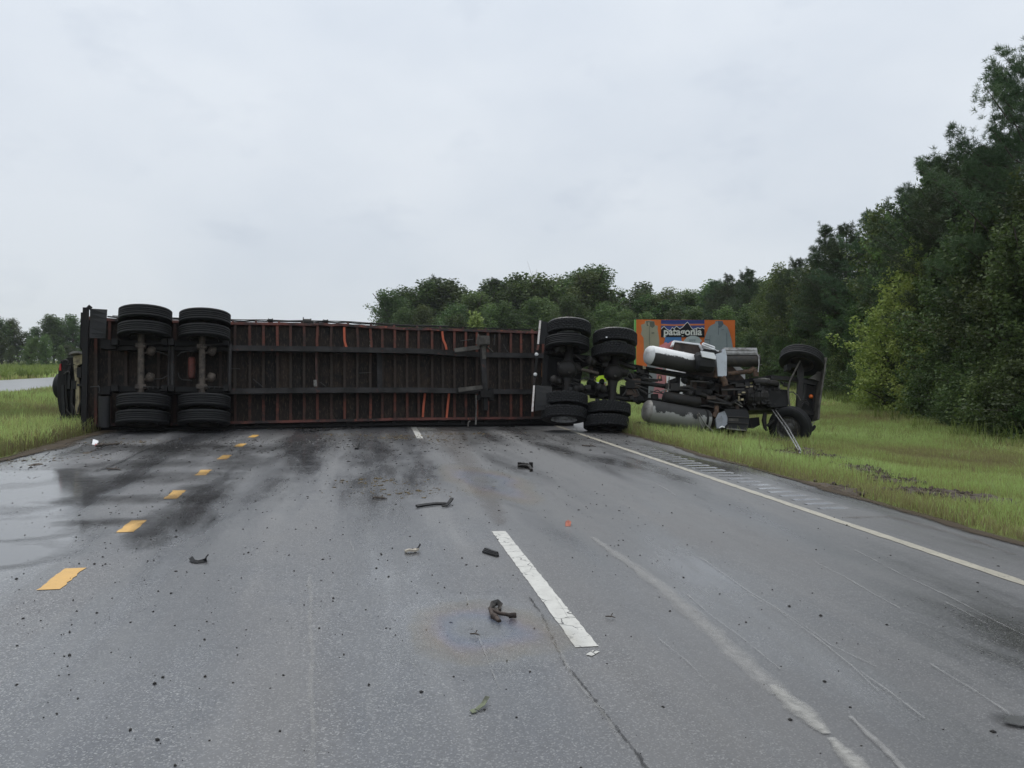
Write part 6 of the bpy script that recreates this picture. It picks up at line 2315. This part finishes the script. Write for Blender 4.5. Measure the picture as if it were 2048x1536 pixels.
mb.build('bent_arm', MT['dark_rust'], o)
mb = MB()
mb.path([gp(983, 1225, .02), gp(986, 1217, .034), gp(995, 1214, .038), gp(1001, 1218, .028), gp(1000, 1226, .012)], .036, .014, Z * .4 + c_fwd)
mb.path([gp(986, 1216, .02), gp(994, 1213.5, .02), gp(1002, 1214, .012)], .034, .012, c_fwd)
mb.build('clevis', MT['rim_dark'], o)
o, g = deb('orange_shard', 1136, 1051, 'small orange-red plastic shard on the right lane', 'plastic shard')
mb = MB()
mb.prism([gp(1131, 1053, .002), gp(1141, 1053, .002), gp(1142.5, 1050, .03), gp(1137, 1048, .035), gp(1131.5, 1050, .028)], c_fwd * .05)
mb.build('shard', worn('orange_plastic', (0.34, 0.075, 0.03), (0.22, 0.05, 0.02), 20, rough=(.4, .5), bump=0), o)
o, g = deb('torn_fittings', 1050, 938, 'cluster of torn dark metal fittings far up the right lane', 'metal part')
mb = MB()
mb.tube([gp(1037, 936, .03), gp(1046, 937, .05), gp(1056, 937, .04), gp(1062, 940, .03)], .022, 8)
mb.tube([gp(1057, 934, .03), gp(1061, 939, .03), gp(1063, 943, .02)], .024, 8)
for x, y in ((1039, 934), (1046, 935), (1053, 936), (1062, 934)):
    mb.box(gp(x, y, .04), c_rgt * .03, c_fwd * .03, Z * .035)
mb.build('fitting', MT['grease'], o)
o, g = deb('green_leaf', 962, 1418, 'narrow green leaf lying on the near asphalt', 'leaf')
mb = MB()
mb.path([gp(953, 1423, .008), gp(958, 1420, .012), gp(966, 1415, .016), gp(975, 1405, .03)], .022, .003, c_rgt)
mb.path([gp(942, 1426, .006), gp(951, 1424, .008)], .03, .003, c_rgt)
mb.build('blade', worn('pale_leaf', (0.13, 0.15, 0.085), (0.06, 0.065, 0.045), 14), o)
o, g = deb('broken_stick', 650, 891, 'thin dark broken stick beside the left grass by the trailer', 'stick')
for pl in ([(196, 891), (215, 892.5), (238, 890)], [(192, 895), (204, 893)]):
    mb = MB()
    mb.tube([gp(x, y, .03) for x, y in pl], .022, 6)
    mb.build('piece', BARK, o)
o.location = gp(215, 892)
ROOTS[o.name] = Vector(o.location)
for ch in o.children:
    ch.location = g - Vector(o.location)
o, g = deb('white_scrap', 189, 888, 'small white plastic scrap at the edge of the left grass', 'plastic scrap')
mb = MB()
mb.prism([gp(184, 890, .01), gp(194, 891, .01), gp(195, 888, .06), gp(186, 886, .07)], c_fwd * .04)
mb.build('scrap', MT['white'], o)
mb = MB()
mb.prism([gp(189, 893, .006), gp(194, 893.5, .006), gp(194, 891, .03), gp(190, 890.5, .03)], c_fwd * .03)
mb.build('red_tip', MT['red_cab'], o)
o, g = deb('small_hose_end', 715, 897, 'small upright black fitting standing in the middle of the road near the trailer', 'rubber scrap')
mb = MB()
mb.tube([gp(713, 899, .0), gp(715, 898, .05), gp(717, 897, .09)], [.04, .03, .03], 8)
mb.build('fitting', MT['flap'], o)
o, g = deb('rope_tangle', 660, 860, 'thin dark tangled rope on the road along the trailer', 'rope')
mb = MB()
mb.tube([gp(602 + i * 5, 862 - .45 * i * .5 + 1.6 * math.sin(i * 1.9), .02) for i in range(25)], .016, 5)
mb.tube([gp(606 + i * 5, 864 - .3 * i + 1.2 * math.cos(i * 1.4), .025) for i in range(18)], .012, 5)
mb.build('strand', MT['wire'], o)
for px, py, lb in ((1178, 893, 'thin dark twig on the right lane near the edge line'), (760, 998, 'thin dark twig left of the long bent bar'), (228, 940, 'thin dark twig on the damp asphalt left of the yellow dots'), (1221, 1238, 'small reddish twig right of the white dash'), (950, 1273, 'hair-thin curved twig below the broken linkage')):
    o, g = deb('twig', px, py, lb, 'twig')
    mb = MB()
    k = 14 if py < 1000 else 10
    mb.tube([gp(px - k, py - 1, .014), gp(px - 2, py + .6, .02), gp(px + k * .6, py, .014), gp(px + k, py + 1.5, .012)], [.011, .013, .011, .005] if py < 1100 else [.004, .005, .004, .002], 6)
    mb.tube([gp(px, py + .5, .016), gp(px + k * .4, py - 2.5, .03)], .007 if py < 1100 else .003, 5)
    mb.build('stem', BARK, o)


# scattered grit, straw and chips (nobody could count them)
def grit(name, n, seed, sampler, smin, smax, mat, flatk=.6):
    rng_ = np.random.default_rng(seed)
    base = np.array([(1, 0, 0), (-1, 0, 0), (0, 1, 0), (0, -1, 0), (0, 0, 1), (0, 0, -1)], float)
    tri = np.array([(0, 2, 4), (2, 1, 4), (1, 3, 4), (3, 0, 4), (2, 0, 5), (1, 2, 5), (3, 1, 5), (0, 3, 5)])
    V, Fc = [], []
    c = 0
    while c < n:
        p = sampler(rng_)
        if p is None:
            continue
        s = smin * (smax / smin) ** (rng_.uniform(0, 1) ** 2.2)
        q = base * rng_.uniform(.5, 1.2, (6, 1)) * s * np.array([1, rng_.uniform(.5, 1), flatk])
        a = rng_.uniform(0, 6.28)
        q = np.stack([q[:, 0] * math.cos(a) - q[:, 1] * math.sin(a), q[:, 0] * math.sin(a) + q[:, 1] * math.cos(a), q[:, 2]], 1)
        V.append(q + np.array([p[0], p[1], zg(p[0]) + s * flatk * .35]))
        Fc.append(tri + 6 * c)
        c += 1
    o_ = put(name, np_mesh(name, np.concatenate(V), np.concatenate(Fc).ravel(), 3, mat), None)
    o_['kind'] = 'stuff'
    return o_


def on_road(r_):
    x = r_.uniform(-5.6, 6.0)
    y = 3.0 + 17 * r_.uniform(0, 1) ** 0.9
    if not in_view(np.array([x]), np.array([y]), .1)[0]:
        return None
    dn = .35 + .9 * max(0, noise.noise((x * .35, y * .25, 9))) + (.7 if x < -1.5 and y > 5 else 0) + (.5 if abs(x - .8) < 2 and y > 10 else 0) - (.2 if x > 3 else 0)
    return (x, y) if r_.uniform(0, 1) < dn else None


MT['grit'] = worn('dark_grit', (0.018, 0.017, 0.017), (0.05, 0.045, 0.04), 30, rough=(.6, .9), bump=0)
MT['straw'] = worn('straw_bits', (0.16, 0.12, 0.06), (0.09, 0.065, 0.035), 30, rough=(.8, .9), bump=0)
grit('gravel', 8000, 1, on_road, .0035, .017, MT['grit'])


def clods(r_):
    g_ = MUDG[r_.integers(0, len(MUDG))]
    a, d = r_.uniform(0, 6.28), math.sqrt(r_.uniform(0, 1))
    x, y = g_[0].x + g_[1] * d * math.cos(a), g_[0].y + g_[2] * d * math.sin(a)
    return (x, y) if x > 6.3 or x < -5.8 else None


def near_wreck(r_):
    x = r_.uniform(-5.5, 6.0)
    return (x, 16.6 + .14 * x + abs(r_.normal(0, 1.6)) * -1.0 + 1.2)


MT['shard'] = worn('broken_chips', (0.30, 0.29, 0.27), (0.05, 0.045, 0.04), 30, .35, .55, rough=(.4, .8), bump=0)
grit('litter', 900, 9, near_wreck, .006, .05, MT['shard'], .3)
grit('dark_litter', 1600, 10, near_wreck, .006, .05, MT['grit'], .35)


MT['mud'] = worn('churned_mud', (0.040, 0.030, 0.021), (0.070, 0.052, 0.036), 12, rough=(.7, .95), bump=.2)
grit('mud_clods', 1800, 2, clods, .015, .075, MT['mud'], .7)
STR = [(gp(760, 965), .9, .5), (gp(820, 985), 1.1, .35), (gp(825, 872), .8, .4), (gp(700, 870), 1.5, .5), (gp(785, 876), .5, .3), (gp(870, 880), .8, .5), (gp(610, 856), 2.0, .4), (gp(240, 885), 1.4, .6), (gp(80, 920), 1.2, .5), (gp(930, 868), 1.6, .4)]


def straws(r_):
    g_, a, b = STR[r_.integers(0, len(STR))]
    return (g_.x + r_.normal(0, a * .4), g_.y + r_.normal(0, b * .5))


grit('straw_litter', 1500, 4, straws, .008, .05, MT['straw'], .25)

# ================================================================== HAZE
hz = NT('thin_rain_haze')
hz.n.remove(hz.b)
pv = hz.new('ShaderNodeVolumePrincipled')
pv.inputs['Color'].default_value = (0.92, 0.95, 1.0, 1)
pv.inputs['Density'].default_value = 0.0002
hz.link(pv.outputs[0], hz.out.inputs['Volume'])
mb = MB()
mb.box((60, 780, 24), (1010, 0, 0), (0, 900, 0), (0, 0, 27))
struct(mb.build('haze', hz.m), 'stuff')
